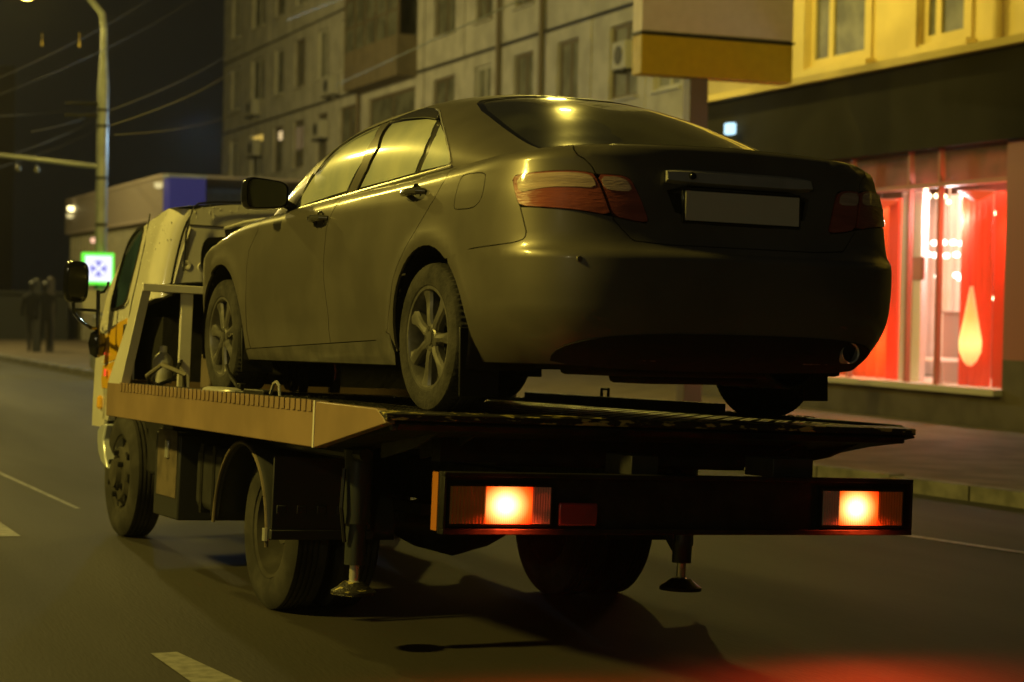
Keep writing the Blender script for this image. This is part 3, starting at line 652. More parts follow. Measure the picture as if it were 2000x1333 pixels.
def grid_bvh(fn, us, vs):
    V = [fn(u, v) for u in us for v in vs]; n = len(vs)
    Fc = [(i*n+j, (i+1)*n+j, (i+1)*n+j+1, i*n+j+1) for i in range(len(us)-1) for j in range(n-1)]
    return BVHTree.FromPolygons(V, Fc)
lin = lambda a, b, n: [a+(b-a)*i/(n-1) for i in range(n)]
BS = BVHTree.FromPolygons(*(lambda us, m: ([S(u, .16+(ZT(u)-.16)*k/m) for u in us for k in range(m+1)], [(i*(m+1)+j, (i+1)*(m+1)+j, (i+1)*(m+1)+j+1, i*(m+1)+j+1) for i in range(len(us)-1) for j in range(m)]))(lin(-5.2, 1.3, 260), 40))
BG = grid_bvh(G, lin(-.62, 2.8, 150), lin(0, PI, 80))
RO = MCi @ CAM; RM = MCi.to_3x3()
def hitS(px, py):
    h = BS.ray_cast(RO, (RM @ ray(px, py)).normalized())[0]
    return invS(h) if h else None
def hitG(px, py):
    h = BG.ray_cast(RO, (RM @ ray(px, py)).normalized())[0]
    return invG(h) if h else None
def TS(pts): return [q for q in (hitS(*p) for p in pts) if q]
def TG(pts): return [q for q in (hitG(*p) for p in pts) if q]
def inside(pt, poly):
    x, y = pt; c = False; n = len(poly)
    for i in range(n):
        x1, y1 = poly[i]; x2, y2 = poly[i-1]
        if (y1 > y) != (y2 > y) and x < (x2-x1)*(y-y1)/(y2-y1)+x1: c = not c
    return c
def densify(poly, d):
    out = []
    for i in range(len(poly)):
        a, b = Vector(poly[i]), Vector(poly[(i+1) % len(poly)]); L = (b-a).length; n = max(1, math.ceil(L/d))
        out += [tuple(a.lerp(b, k/n)) for k in range(n)]
    return out
def smooth_poly(poly, it=2, keep=1e9):
    for _ in range(it):
        out = []
        for i in range(len(poly)):
            a, b = Vector(poly[i]), Vector(poly[(i+1) % len(poly)])
            out += [tuple(a.lerp(b, .25)), tuple(a.lerp(b, .75))]
        poly = out
    return poly
def inset_poly(poly, g):
    n = len(poly); out = []; ar = sum(poly[i-1][0]*poly[i][1]-poly[i][0]*poly[i-1][1] for i in range(n)); sg = 1 if ar > 0 else -1
    for i in range(n):
        a, b, c = Vector(poly[i-1]), Vector(poly[i]), Vector(poly[(i+1) % n])
        d1, d2 = (b-a), (c-b)
        if d1.length < 1e-7 or d2.length < 1e-7: out.append(tuple(b)); continue
        n1 = Vector((-d1.y, d1.x)).normalized()*sg; n2 = Vector((-d2.y, d2.x)).normalized()*sg; m = n1+n2
        if m.length < .3: m = n1
        m.normalize(); k = 1/max(.5, m.dot(n1)); out.append(tuple(b+m*g*k))
    return out
def panel(name, fn, outer, m, parent, holes=(), gap=.0022, off=0., d=.035, flange=.014, mirror=False, su=1.0, label=None):
    # a body panel: polygon in the surface's own coordinates, mapped onto the curved surface, edges turned inwards
    outs = []
    for mir in ([False, True] if mirror else [False]):
        po = inset_poly(densify(outer, d), gap) if gap else densify(outer, d)
        hs = [densify(h, d) for h in holes]
        pts = list(po); cons = [(i, (i+1) % len(po)) for i in range(len(po))]
        loops = [list(range(len(po)))]
        for h in hs:
            k = len(pts); pts += h; cons += [(k+i, k+(i+1) % len(h)) for i in range(len(h))]; loops.append(list(range(k, k+len(h))))
        xs, ys = [p[0] for p in po], [p[1] for p in po]
        bpts = [Vector(p) for p in pts]; base = len(pts)
        arr = np.array(pts)
        y = min(ys)+d/2; row = 0
        while y < max(ys):
            x = min(xs)+d/2+(d/2 if row % 2 else 0)
            while x < max(xs):
                if inside((x, y), po) and not any(inside((x, y), h) for h in hs) and ((arr-(x, y))**2).sum(1).min() > (d*.45)**2: pts.append((x, y))
                x += d
            y += d*.87; row += 1
        vo, eo, fo, ov, oe, of_ = delaunay_2d_cdt([Vector(p) for p in pts], cons, [], 0, 1e-6)
        F2 = []
        for f in fo:
            c = (sum(vo[i][0] for i in f)/3, sum(vo[i][1] for i in f)/3)
            if inside(c, po) and not any(inside(c, h) for h in hs): F2.append(tuple(f))
        flip = (lambda q: (-q[0], q[1])) if fn is S else (lambda q: (q[0], PI-q[1]))
        mp = [flip(tuple(v)) if mir else tuple(v) for v in vo]
        V = [fn(*q, off) if off else fn(*q) for q in mp]
        N = []
        for q in mp:
            a = fn(*q, .01) if not off else fn(*q, off+.01); N.append((a-(fn(*q, off) if off else fn(*q))).normalized())
        remap = {}
        for i, src in enumerate(ov):
            for sidx in src: remap[sidx] = i
        nv = len(V); V2 = list(V); NN = list(N); F3 = []
        for f in F2:
            nn = (V[f[1]]-V[f[0]]).cross(V[f[2]]-V[f[0]]); F3.append(f if nn.dot(N[f[0]]) > 0 else f[::-1])
        if flange:
            for lp in loops:
                ids = [remap[i] for i in lp if i in remap]; k = len(V2)
                for i in ids: V2.append(V[i].copy()); V2.append(V[i]-N[i]*flange)
                for a in range(len(ids)):
                    b = (a+1) % len(ids); F3.append((k+2*a, k+2*b, k+2*b+1, k+2*a+1))
        me = bpy.data.meshes.new(name); me.from_pydata(V2, [], F3); me.update(); me.shade_smooth()
        cn = [tuple(N[i]) if i < nv else (0, 0, 0) for i in range(len(V2))]
        me.normals_split_custom_set_from_vertices(cn)
        o = link(name, me, m, parent)
        if label: o['label'] = label
        outs.append(o)
    return outs[0] if len(outs) == 1 else outs

car = empty('sedan', MC, 'dusty grey four door sedan standing on the tow truck deck', 'car')
topline = lambda U0, U1, n: [(u, ZT(u)-.0006) for u in lin(U0, U1, n)]
ZBOT = .195
def arc(yc, a0, a1, n, r=.374, zc=.325): return [(UY(yc+r*math.cos(t)), zc+r*math.sin(t)) for t in lin(a0, a1, n)]
# --- seams measured on the left flank
seamAB = TS([(676, 384), (653, 408), (637.5, 446), (633, 495), (632, 525), (632, 548), (635, 570), (639, 600), (641, 618), (642, 645), (645.5, 669)])
seamC = TS([(883, 332), (872, 347), (849.5, 386.7), (818, 439), (793.5, 481), (776, 520), (767, 549), (762, 595), (757, 640), (749, 657), (734, 665)])
seamF = TS([(503, 452), (486, 490), (482, 525), (480, 580), (482, 645), (489.5, 681)])
def ext_top(seam): return [(seam[0][0], ZT(seam[0][0])-.0006)]+seam
AB, C_, F_ = ext_top(seamAB), ext_top(seamC), ext_top(seamF)
zsill = lambda u: F_[-1][1]+(C_[-1][1]-F_[-1][1])*((u-F_[-1][0])/(C_[-1][0]-F_[-1][0]))
AB[-1] = (AB[-1][0], zsill(AB[-1][0]))
panel('rear_door', S, AB+C_[::-1]+topline(C_[0][0], AB[0][0], 10)[1:-1], 'paint', car, mirror=True)
panel('front_door', S, F_+AB[::-1]+topline(AB[0][0], F_[0][0], 10)[1:-1], 'paint', car, mirror=True)
# sill: below the doors between the arches
af = math.asin((ZBOT-.325)/.372)
sillrear = hitS(745, 690)
panel('side_sill', S, [F_[-1], AB[-1], C_[-1], (C_[-1][0]+.10, C_[-1][1]+.04), (UY(AR[0]+.374*math.cos(af)+.06), .33), (UY(AR[0]+.374*math.cos(af)+.02), ZBOT), (UY(AR[1]-.384*math.cos(af)-.02), ZBOT), (UY(AR[1]-.384*math.cos(af)-.03), .25)], 'dust', car, mirror=True)
# fender with arch
U1 = UY(YF)-.75*PI/2*.62
panel('front_fender', S, [F_[0]]+F_[1:]+[(UY(AR[1]-.384*math.cos(af)-.03), .25), (UY(AR[1]-.384*math.cos(af)), ZBOT)]+arc(AR[1], PI-af, af, 26, r=.384)+[(U1, ZBOT), (U1, ZT(U1)-.001)]+topline(U1, F_[0][0], 26)[1:-1], 'paint', car, mirror=True)
panel('front_bumper', S, [(U1, ZBOT), (UY(YF)-.75*PI/2, ZBOT), (UY(YF)-.75*PI/2, ZT(-9)-.001), (U1, ZT(U1)-.001)], 'paint', car, mirror=True)
# --- tail lamps, boot lid, bumper
lampO = TS([(1002, 352), (1008, 343), (1045, 337), (1082, 334), (1120, 334), (1150, 337), (1161, 341), (1174, 368), (1185, 398), (1194, 422), (1130, 411), (1070, 406), (1016, 403.5), (1009, 385)])
lampI = TS([(1165, 341), (1190, 341), (1217, 344), (1227, 348), (1234, 354), (1247, 380), (1257, 405), (1266, 430), (1262, 436), (1230, 431), (1198, 423), (1188, 396), (1178, 368)])
fuel = smooth_poly(TS([(905, 341), (928, 337), (949.6, 337), (948, 352), (945, 372), (940, 391), (930, 403), (921, 408), (903, 410), (886, 410.6), (887, 394), (892, 372), (897, 354)]), 2)
bumtop = TS([(1016, 404), (1022, 428), (1028, 453), (1026, 462), (1021, 468), (1010, 472), (997, 475), (960, 480), (920, 486), (872, 493.6)])
lidside = TS([(1047, 284), (1043, 293), (1048, 299)])
tsl = TS([(1198, 429), (1216, 449), (1232, 466), (1240, 471), (1310, 479), (1430, 489)])
seam_u = TS([(1128, 303), (1142, 311), (1156, 325), (1163, 339)])
# quarter panel: from door seam back to the lamp and boot seam, with the rear arch
barch = bumtop[-1]; a_b = math.atan2(barch[1]-.325, (YC-KQ-barch[0])-AR[0])
U_seam = lambda k: seam_u[k]
Q = C_[:]                                                     # down the door seam
Q += [(C_[-1][0]+.10, C_[-1][1]+.04), (UY(AR[0]+.374*math.cos(af)+.06), .33), (UY(AR[0]+.374*math.cos(af)+.015), .26)]
a_s = math.asin((.26-.325)/.372)
Q += arc(AR[0], a_s, a_b, 16)
Q += bumtop[::-1][1:-1]
Q += [lampO[-2], lampO[-1]]+lampO[0:7]
Q += [seam_u[-1], seam_u[-2], seam_u[1], seam_u[0]]
lu = seam_u[0][0]-.03
Q += [(lu, ZT(lu)-.0006)]+topline(lu, C_[0][0], 12)[1:-1]
panel('quarter_panel', S, Q, 'paint', car, holes=[fuel], mirror=False)
# right side twin has no flap
panel('quarter_panel', S, [(-u, z) for u, z in Q], 'paint', car)
panel('fuel_flap', S, fuel, 'paint', car, gap=.004)
mir = lambda L: [(-u, z) for u, z in L][::-1]
# boot lid outline (left half from top round to the bottom), recess hole for the plate
half = [(0, ZT(0)-.0006)]+topline(0, lu, 12)[1:]+[seam_u[0], seam_u[1], seam_u[2], seam_u[3]]+lampI[1:]
half = [(0, ZT(0)-.0006)]+topline(0, lu, 12)[1:]+seam_u+lampI[0:11]+[(tsl[0][0], tsl[0][1])]+tsl[1:4]+[(-.35, tsl[4][1]), (0, tsl[4][1])]
bot = tsl[4][1]
rz0, rz1 = .775, .945
rec = [(-.37, rz1), (.37, rz1), (.30, rz0), (-.30, rz0)]
def SU(x): return x   # near the centre U and x run together
panel('boot_lid', S, [p for p in half if p[0] < -.001 or p[1] > .8 and False]+[(0, bot)]+[p for p in mir(half) if p[0] > .001]+[(0, ZT(0)-.0006)], 'paint', car, holes=[smooth_poly(rec, 1)], d=.04)
panel('plate_recess', S, smooth_poly(rec, 1), 'paint', car, gap=0, off=-.03, flange=-.03)
# bumper, full width
bl = [(UY(-.0)+0, 0)]
Bh = [barch]+bumtop[::-1][1:]+[lampO[-3], lampO[-4], lampO[-5], (lampI[-3][0], lampI[-3][1]), tsl[0]]+tsl[1:4]+[(-.35, bot)]
mud = (UY(-.372), .33)
# arc angles run from rear-bottom over to the seam
Bfull = [(UY(AR[0]-.374*math.cos(.15)), .22)]+arc(AR[0], PI+.06, a_b, 14)[:-1]+Bh
panel('rear_bumper', S, Bfull+[(-u, z) for u, z in Bfull][::-1], 'paint', car, d=.04)
lampmat = []
o = panel('tail_lamp', S, smooth_poly(lampO, 1), 'lampred', car, gap=.002, off=.006, d=.02, mirror=True, flange=.02)
o = panel('boot_lamp', S, smooth_poly(lampI, 1), 'lampred', car, gap=.002, off=.005, d=.02, mirror=True, flange=.02)
upO = TS([(1012, 347), (1045, 341), (1082, 338), (1120, 338), (1148, 341), (1159, 350), (1164, 368), (1120, 366), (1075, 366), (1040, 372), (1015, 378)])
upI = TS([(1172, 346), (1200, 346), (1215, 349), (1227, 357), (1234, 375), (1205, 374), (1180, 370)])
panel('clear_lens', S, smooth_poly(upO, 1), 'lamppink', car, gap=0, off=.0085, d=.02, mirror=True, flange=.003)
panel('clear_lens', S, smooth_poly(upI, 1), 'lamppink', car, gap=0, off=.0075, d=.02, mirror=True, flange=.003)
# plate, plate frame, garnish bar
pc = [atT(*q, y=-1.0) for q in ((1336, 377), (1553, 393), (1557, 441), (1339, 427))]
zc = sum((MCi @ (MT @ p)).z for p in pc)/4; xc = 0
yp = S(0, zc-.05).y-.006
fr = box('plate_frame', (-.275, yp, zc-.070), (.275, yp+.02, zc+.070), 'gloss', car, bevel=.006); 
pl = box('number_plate', (-.262, yp-.004, zc-.057), (.262, yp-.001, zc+.057), 'plate', car)
gz = .958
g = MB(); n = 24; V = []
for i in range(n+1):
    u = -.36+.72*i/n; k = 1-.25*abs(2*i/n-1)**6
    a, b = S(u, gz+.030*k, .004), S(u, gz-.026*k, .026)
    V += [a, S(u, gz+.016*k, .022), b, S(u, gz-.033*k, .0)]
g.add(V, [(i*4+j, (i+1)*4+j, (i+1)*4+j+1, i*4+j+1) for i in range(n) for j in range(3)]+[(0, 1, 2, 3), (n*4+3, n*4+2, n*4+1, n*4)])
gar = g.build('garnish_bar', 'satin', car, smooth=True, auto=30)
p = S(-.25, gz, .02); MB().lathe([(-.014, .001), (-.014, .012), (-.006, .016), (.01, .016)], c=p, axis='y', n=16).build('camera', 'gloss', gar, smooth=True)
for P0 in ([(-.50, .345), (0, .352), (.50, .345), (.74, .29), (.80, .205), (-.80, .205), (-.74, .29)],): panel('valance_shade', S, smooth_poly(P0, 2), 'void', car, gap=0, off=.004, d=.05, flange=.006)  # dark panel: shade under the bumper lip as well as the valance
# parking sensor dot
c = hitS(1132, 506); 
if c: q = S(*c, .002); MB().lathe([(-.004, .001), (-.004, .011), (.004, .012)], c=q, axis='y', n=16).build('parking_sensor', 'paint', car, smooth=True)
# underside: dark tub, arch liners, valance
ub = MB(); us = lin(UY(3.55), -UY(3.55), 150)
Pn = [S(u, .2, -.02) for u in us]
inner = MB(); zs = [.2, .3, .45, .6, .75, .9]
shell_v = []; keep = []
def near_arch(p, z): return any(math.hypot(p.y-yw, z-.325) < .43 for yw in AR) and abs(p.x) > .6
for u in us:
    for z in zs: shell_v.append(S(u, min(z, ZT(u)-.08), -.022))
Fs = []
for i in range(len(us)-1):
    for j in range(len(zs)-1):
        c = (shell_v[i*6+j]+shell_v[(i+1)*6+j+1])/2
        if not near_arch(c, c.z): Fs.append((i*6+j, (i+1)*6+j, (i+1)*6+j+1, i*6+j+1))
sh = MB().add(shell_v, Fs).build('inner_shell', 'void', car); sh['kind'] = 'stuff'  # black shell added behind the panels to darken their gaps
for yw in AR:
    for sg in (-1, 1):
        b = MB(); prof = []
        V = []; n = 26
        for i in range(n+1):
            t = -.35+(PI+.7)*i/n; 
            for xx, rr in ((.905, .384), (.87, .398), (.60, .400), (.56, .1)): V.append((sg*xx, yw+rr*math.cos(t), .325+rr*math.sin(t)))
        b.add(V, [(i*4+j, (i+1)*4+j, (i+1)*4+j+1, i*4+j+1) for i in range(n) for j in range(3)]).build('arch_liner', 'void', car, smooth=True)
fl = MB(); 
fl.box((-.55, -.75, .20), (.55, 3.4, .26)).box((-.80, .45, .19), (.80, 2.4, .25)).box((-.66, -.92, .27), (.66, -.40, .36)).box((-.5, -.92, .18), (.42, -.45, .28)).box((-.30, -.80, .15), (.26, -.5, .2))
fl.build('underbody', 'void', car, bevel=.02)
MB().tube([(-.56, 0, .30), (.56, 0, .30)], .035, 10).tube([(-.7, -.15, .2), (-.2, .1, .24), (.2, .1, .24), (.7, -.15, .2)], .022, 8).build('rear_axle', 'void', car)
MB().lathe([(0, .12), (.0, .13), (.5, .13), (.5, .1)], c=(.30, -.95, .27), axis='y', n=20).build('silencer', 'darkmetal', car, smooth=True)
ex = (MCi @ (MT @ atT(1658, 690, y=-1.02)))
MB().lathe([(0, .036), (-.006, .041), (.0, .044), (.3, .042)], c=(min(ex.x, .72), -1.03, ex.z), axis='y', n=24).build('exhaust_tip', 'chrome', car, smooth=True)
MB().lathe([(.03, .001), (.029, .036)], c=(min(ex.x, .72), -1.03, ex.z), axis='y', n=24).build('exhaust_bore', 'void', car)
# boot deck and bonnet
def cap(name, us, tgt, m, zc):
    b = MB(); n = 10; V = []
    for u in us:
        e = S(u, ZT(u)-.0007); t = Vector((0, tgt, zc))
        for k in range(n+1):
            s = k/n; p = e.lerp(Vector((e.x*0, tgt if abs(e.y-tgt) > 0 else e.y, zc)), s); p.z = e.z+(zc-e.z)*math.sin(s*PI/2); V.append(p)
    b.add(V, [(i*(n+1)+j, (i+1)*(n+1)+j, (i+1)*(n+1)+j+1, i*(n+1)+j+1) for i in range(len(us)-1) for j in range(n)])
    return b.build(name, m, car, smooth=True)
cap('boot_deck', lin(UY(.5), -UY(.5), 90), -.3, 'paint', 1.105)
b = MB(); V = []; n = 16; ys = lin(2.05, 3.655, 30)
for y in ys:
    if y <= YF: u = UY(y)
    else: 
        best = min(lin(UY(YF)-.75*PI/2, UY(YF), 80), key=lambda uu: abs(S(uu, ZT(uu)-.001).y-y)); u = best
    e = S(u, ZT(u)-.001)
    for k in range(n+1):
        t = -1+2*k/n; V.append((e.x*-t if e.x < 0 else e.x*t, e.y, e.z+.055*(1-t*t)*(1 if y < 3.4 else .6)))
b.add(V, [(i*(n+1)+j, (i+1)*(n+1)+j, (i+1)*(n+1)+j+1, i*(n+1)+j+1) for i in range(len(ys)-1) for j in range(n)])
hood = b.build('bonnet', 'paint', car, smooth=True)
# --- greenhouse
dlo = smooth_poly(TG([(571, 412), (584, 392), (608, 345), (632, 311), (660, 282), (690, 261), (713, 248), (737, 236), (762, 226), (790, 218), (820, 213), (848, 212), (859, 214), (863, 226), (872, 258), (880, 290), (884.6, 324), (850, 334), (780, 353), (720, 370), (650, 390), (600, 404)]), 1)
gF = TG([(577, 407), (592, 378), (612, 346), (636, 315), (664, 288), (698, 266), (742, 246), (730, 270), (705, 318), (676, 373), (630, 388)])
gR = TG([(703, 367), (720, 332), (742, 289), (766, 241), (800, 235), (835, 232), (853, 235), (840, 265), (825, 300), (809, 338), (760, 352)])
gQ = TG([(820, 334), (836, 298), (851, 264), (860, 243), (868, 262), (875, 290), (880, 320), (850, 327)])
rw = TG([(932, 203), (955, 193), (1000, 191), (1070, 191)])
rwl = TG([(931, 203), (940, 217), (965, 236), (1000, 262), (1030, 281)])
rwt = TG([(938, 197), (955, 193), (1010, 191)])
yt = rwt[-1][0]; al0 = rwl[0][1]
RWp = [(-.56, rwl[-1][1]-.02)]+[(p[0], p[1]) for p in rwl[::-1]]+[(rwt[0][0], rwt[0][1])]+[(interp(a, [rwt[0][1], PI/2], [rwt[0][0], yt+.01]), a) for a in lin(rwt[0][1]+.05, PI/2, 6)]
RWp = RWp+[(y, PI-a) for y, a in RWp[::-1][1:]]
mg = lambda L: [(y, PI-a) for y, a in L][::-1]
ws_ = [(2.62, .35), (2.2, .60), (1.95, .80), (1.72, 1.0), (1.66, 1.3), (1.65, PI/2)]; ws_ = ws_+[(y, PI-a) for y, a in ws_[::-1][1:]]
panel('roof', G, [(-.60, .02), (2.75, .02), (2.75, PI-.02), (-.60, PI-.02)], 'paint', car, holes=[dlo, mg(dlo), RWp, ws_], gap=0, d=.045)
panel('rear_window', G, RWp, 'glassdark', car, gap=.004, off=-.004, d=.05, flange=.01)
def ring(poly, g): return inset_poly(densify(poly, .03), g)
panel('rear_window_seal', G, RWp, 'gloss', car, holes=[ring(RWp, .035)], gap=.001, off=-.002, d=.05, flange=.004)
panel('windscreen', G, ws_, 'glassdark', car, gap=.004, off=-.006, d=.06)
for mirr in (False, True):
    P_ = mg if mirr else (lambda L: L)
    panel('pillar_trim', G, P_(dlo), 'smoke', car, gap=.002, off=-.008, d=.04)
    panel('window_trim', G, P_(dlo), 'chrome', car, holes=[ring(P_(dlo), .011)], gap=.001, off=.003, d=.03, flange=.008)
    panel('front_door_window', G, P_(gF), 'fogreflect', car, gap=.001, off=-.003, d=.04, flange=.004)
    panel('rear_door_window', G, P_(gR), 'fogreflect', car, gap=.001, off=-.003, d=.04, flange=.004)
    panel('quarter_window', G, P_(gQ), 'fogreflect', car, gap=.001, off=-.003, d=.04, flange=.004)
    df = TG([(612, 334), (636, 305), (664, 279), (700, 256), (742, 236), (757, 229), (744, 248), (720, 257), (698, 268), (668, 288), (640, 314), (618, 344)])
    dr = TG([(771, 226), (800, 218), (835, 215), (851, 216), (858, 229), (856, 237), (830, 233), (800, 235), (764, 241)])
    panel('wind_deflector', G, P_(df), 'smoke', car, gap=0, off=.012, d=.03, flange=.004); panel('wind_deflector', G, P_(dr), 'smoke', car, gap=0, off=.012, d=.03, flange=.004)
    # B pillar body coloured strip
    bp_ = TG([(681, 377), (706, 322), (733, 268), (747, 244), (762, 240), (738, 288), (716, 332), (697, 371)])
    panel('door_pillar', G, P_(bp_), 'paint', car, gap=0, off=.002, d=.04, flange=.006)
    belt = TG([(572, 412), (650, 390.5), (720, 370.5), (780, 354), (850, 334.5), (884.5, 325)])
    bb = P_(belt); MB().tube([G(y, a, .006) for y, a in bb], .007, 6).build('belt_trim', 'chrome', car, smooth=True)
# --- mirror
for sg in (-1, 1):
    c = MCi @ (MT @ atT(520, 381, x=-1.0)); c.x = sg*abs(c.x)
    o = empty('wing_mirror'); o.parent = car; o.location = (sg*.99, c.y, c.z)
    b = MB(); n = 28; prof = [(-.07, .15), (-.06, .62), (-.03, .9), (.02, 1), (.055, .99), (.075, .93)]
    V = []
    for ay, k in prof:
        for j in range(n):
            t = 2*PI*j/n; ex_ = .45; cx_, sz = math.copysign(abs(math.cos(t))**ex_, math.cos(t)), math.copysign(abs(math.sin(t))**ex_, math.sin(t))
            V.append((.118*k*cx_, -ay, .078*k*sz*(1-.12*cx_*-sg)))
    b.add(V, [(i*n+j, i*n+(j+1) % n, (i+1)*n+(j+1) % n, (i+1)*n+j) for i in range(len(prof)-1) for j in range(n)]+[tuple(range(n))]); b.build('mirror_housing', 'gloss', o, smooth=True, auto=50)
    b = MB(); b.add([(V[-n+j][0]*.93, -.068, V[-n+j][2]*.93) for j in range(n)], [tuple(range(n))]).build('mirror_glass', 'mirrorglass', o)
    MB().prism([(-sg*.08, -.03, -.05), (-sg*.20, .0, -.10), (-sg*.20, .08, -.10), (-sg*.08, .04, -.05)], (0, 0, .05)).build('mirror_foot', 'gloss', o, bevel=.008)
# --- door handles
for yy_, zz_, in ((hitS(812, 381), 0), (hitS(625, 432), 0)):
    for sg in (-1, 1):
        U, z = yy_; U = abs(U)*sg; o = empty('door_handle'); o.parent = car; c = S(U, z); o.location = c
        MB().lathe([(0, .055), (.003, .05), (-.012, .04), (-.018, .001)], axis='x', n=24).build('handle_cup', 'gloss', o, smooth=True).scale = (1 if sg > 0 else -1, 1.0, .9)
        MB().tube([(sg*.0, -.105, .008), (sg*.03, -.085, .01), (sg*.04, -.03, .01), (sg*.04, .03, .01), (sg*.028, .075, .01), (0, .09, .006)], [.012, .016, .017, .016, .014, .01], 10).build('handle_grip', 'dark_grip', o, smooth=True)
# --- mud flaps
for (y, dy) in ((-.375, -1), (WB-.43, -1)):
    for sg in (-1, 1):
        MB().prism([(sg*(.915 if sg < 0 else .87), y, .36), (sg*(.915 if sg < 0 else .87), y-.01, .08 if y < 0 else .13), (sg*.74, y-.01, .08 if y < 0 else .13), (sg*.74, y, .36)], (0, -.012, 0)).build('mud_flap', 'black', car, bevel=.004)
# --- wheels
def wheel():
    o = empty('wheel'); o.parent = car
    R = WR; n = 150
    prof = [(.10, .215), (.108, .225), (.112, .25), (.113, .275), (.104, .300), (.094, .311), (.080, R-.002), (.045, R), (.042, R-.008), (.036, R-.008), (.033, R), (0.004, R), (0, R-.008), (-.004, R), (-.033, R), (-.036, R-.008), (-.042, R-.008), (-.045, R), (-.080, R-.002), (-.1, .30), (-.112, .27), (-.10, .215)]
    def fn(i, j): return (-.006 if j % 2 == 0 else 0) if i in (5, 6, 7, 17, 18, 19) else 0
    t = MB().lathe(prof, n=n, fn=fn).build('tyre', 'rubber', o, smooth=True, auto=28)
    barrel = MB().lathe([(.098, .222), (.104, .219), (.103, .207), (.09, .200), (.03, .19), (-.09, .195)], n=64).build('rim', 'alloy', o, smooth=True, auto=40)
    ns = 7
    for k in range(ns):
        a = 2*PI*k/ns+PI/2
        e = Vector((0, math.cos(a), math.sin(a))); s = Vector((0, -math.sin(a), math.cos(a))); b = MB(); V = []
        st = [(.045, .026, .088), (.08, .021, .092), (.12, .021, .090), (.16, .027, .088), (.19, .036, .09), (.208, .043, .094)]
        for r, wdt, x in st:
            for q, dx in ((-wdt, -.012), (-wdt*.75, .0), (0, .006), (wdt*.75, 0), (wdt, -.012), (wdt*.8, -.04), (-wdt*.8, -.04)): V.append(e*r+s*q+Vector((x+dx, 0, 0)))
        m7 = 7
        b.add(V, [(i*m7+j, i*m7+(j+1) % m7, (i+1)*m7+(j+1) % m7, (i+1)*m7+j) for i in range(len(st)-1) for j in range(m7)]); b.build('spoke', 'alloy', o, smooth=True, auto=30)
    MB().lathe([(.05, .062), (.088, .060), (.094, .05), (.094, .034), (.086, .032), (.086, .030), (.097, .028), (.099, .001)], n=40).build('hub', 'alloy', o, smooth=True, auto=30)
    lg = MB()
    for k in range(5):
        a = 2*PI*k/5+.3; c = Vector((.092, .043*math.cos(a), .043*math.sin(a)))
        lg.lathe([(0, .0085), (.004, .008), (-.004, .006), (-.004, .001)], c=c, n=10)
    lg.build('lug_hole', 'black', o)
    MB().lathe([(.02, .17), (.03, .17), (.03, .06)], n=40).build('brake_disc', 'darkmetal', o, smooth=True, auto=30)
    MB().lathe([(-.06, .001), (-.05, .19), (0.0, .19)], n=24).build('back_plate', 'void', o)
    return o
wh = wheel(); wh.location = (-.785, 0, WR-.002); wh.rotation_euler = (.22, 0, PI)
for (x, y, rz, ra) in ((-.785, WB, PI, .5), (.785, 0, 0, .1), (.785, WB, 0, .8)):
    c = copy_tree(wh, car); c.location = (x, y, WR-.002); c.rotation_euler = (ra, 0, rz)
# popped bonnet edge, seen dark between mirror and cab
q = [MCi @ (MT @ atT(px, py, x=-.72)) for px, py in ((437, 447), (470, 441), (505, 440), (498, 449), (460, 458), (440, 466))]
MB().prism([tuple(v) for v in q], (.5, 0, .02)).build('bonnet_edge', 'gloss', car, bevel=.008)
MB().tube([MCi @ (MT @ atT(px, py, x=-.6)) for px, py in ((440, 446), (480, 434), (520, 428))], .01, 8).build('edge_highlight', 'cabyellow' if False else 'satin', car)  # pale tube laid in as the highlight along the bonnet edge



M['rimdark'] = mat('shaded_dark_rim', (.06, .055, .042), .8, noise=.5, nscale=6)  # truck rims darkened in colour for the little light on them
M['legsteel'] = mat('painted_leg_steel', (.055, .062, .065), .35, metal=.4)
M['rimgrey'] = mat('dusty_truck_rim', (.20, .18, .13), .6, noise=.4, nscale=6)
M['beigedirty'] = mat('dirty_beige_door', (.17, .135, .09), .5, noise=.4)
M['orangelit'] = mat('amber_marker', (.7, .35, .02), .25, coat=.8, emit=(1, .5, .02), estr=.12)
M['redreflect'] = mat('red_side_light', (.6, .05, .02), .2, coat=1, emit=(1, .08, .03), estr=.9)
M['chromeblue'] = mat('pale_bumper_corner', (.62, .66, .70), .25, metal=.3, coat=.7)
M['barblue'] = mat('steel_bar', (.10, .11, .12), .35, metal=.6)
M['orange_d'] = mat('amber_lens_dull', (.45, .22, .03), .25, coat=.8)

# ================================================================== THE TOW TRUCK (truck frame: deck surface z = 0, x right, y forward)
trk = empty('tow_truck', MT, 'white and yellow flatbed tow truck with lit red tail lamps carrying a grey sedan', 'truck')
GZ = -1.013
def gz(x, y):      # height of the road under a truck-frame point
    p = MT @ Vector((x, y, GZ)); q = MTi @ Vector((p.x, p.y, 0)); return q.z
HW, Y0, Y1, Y2, ZB_ = 1.271, -.50, .30, 3.86, -.187
# deck plate with low ribs
dk = MB().box((-HW+.05, Y0+.05, -.05), (HW-.05, Y2, -.008)); dk.build('deck_plate', 'deck', trk)
rb = MB(); rr_ = random.Random(5)
for i in range(64):
    for j in range(46):
        x, y = -1.15+.05*j+.0, Y0+.1+.068*i; a = .012 if (i+j) % 2 else -.012
        rb.add([(x-.011, y-a*.7, -.008), (x+.011, y+a*.7, -.008), (x+.010, y+a*.7+.003, -.006), (x-.010, y-a*.7+.003, -.006), (x-.010, y-a*.7+.008, -.008), (x+.012, y+a*.7+.008, -.008)], [(0, 1, 2, 3), (3, 2, 5, 4)])
tr = rb.build('tread_pattern', 'deck', trk); tr['kind'] = 'stuff'
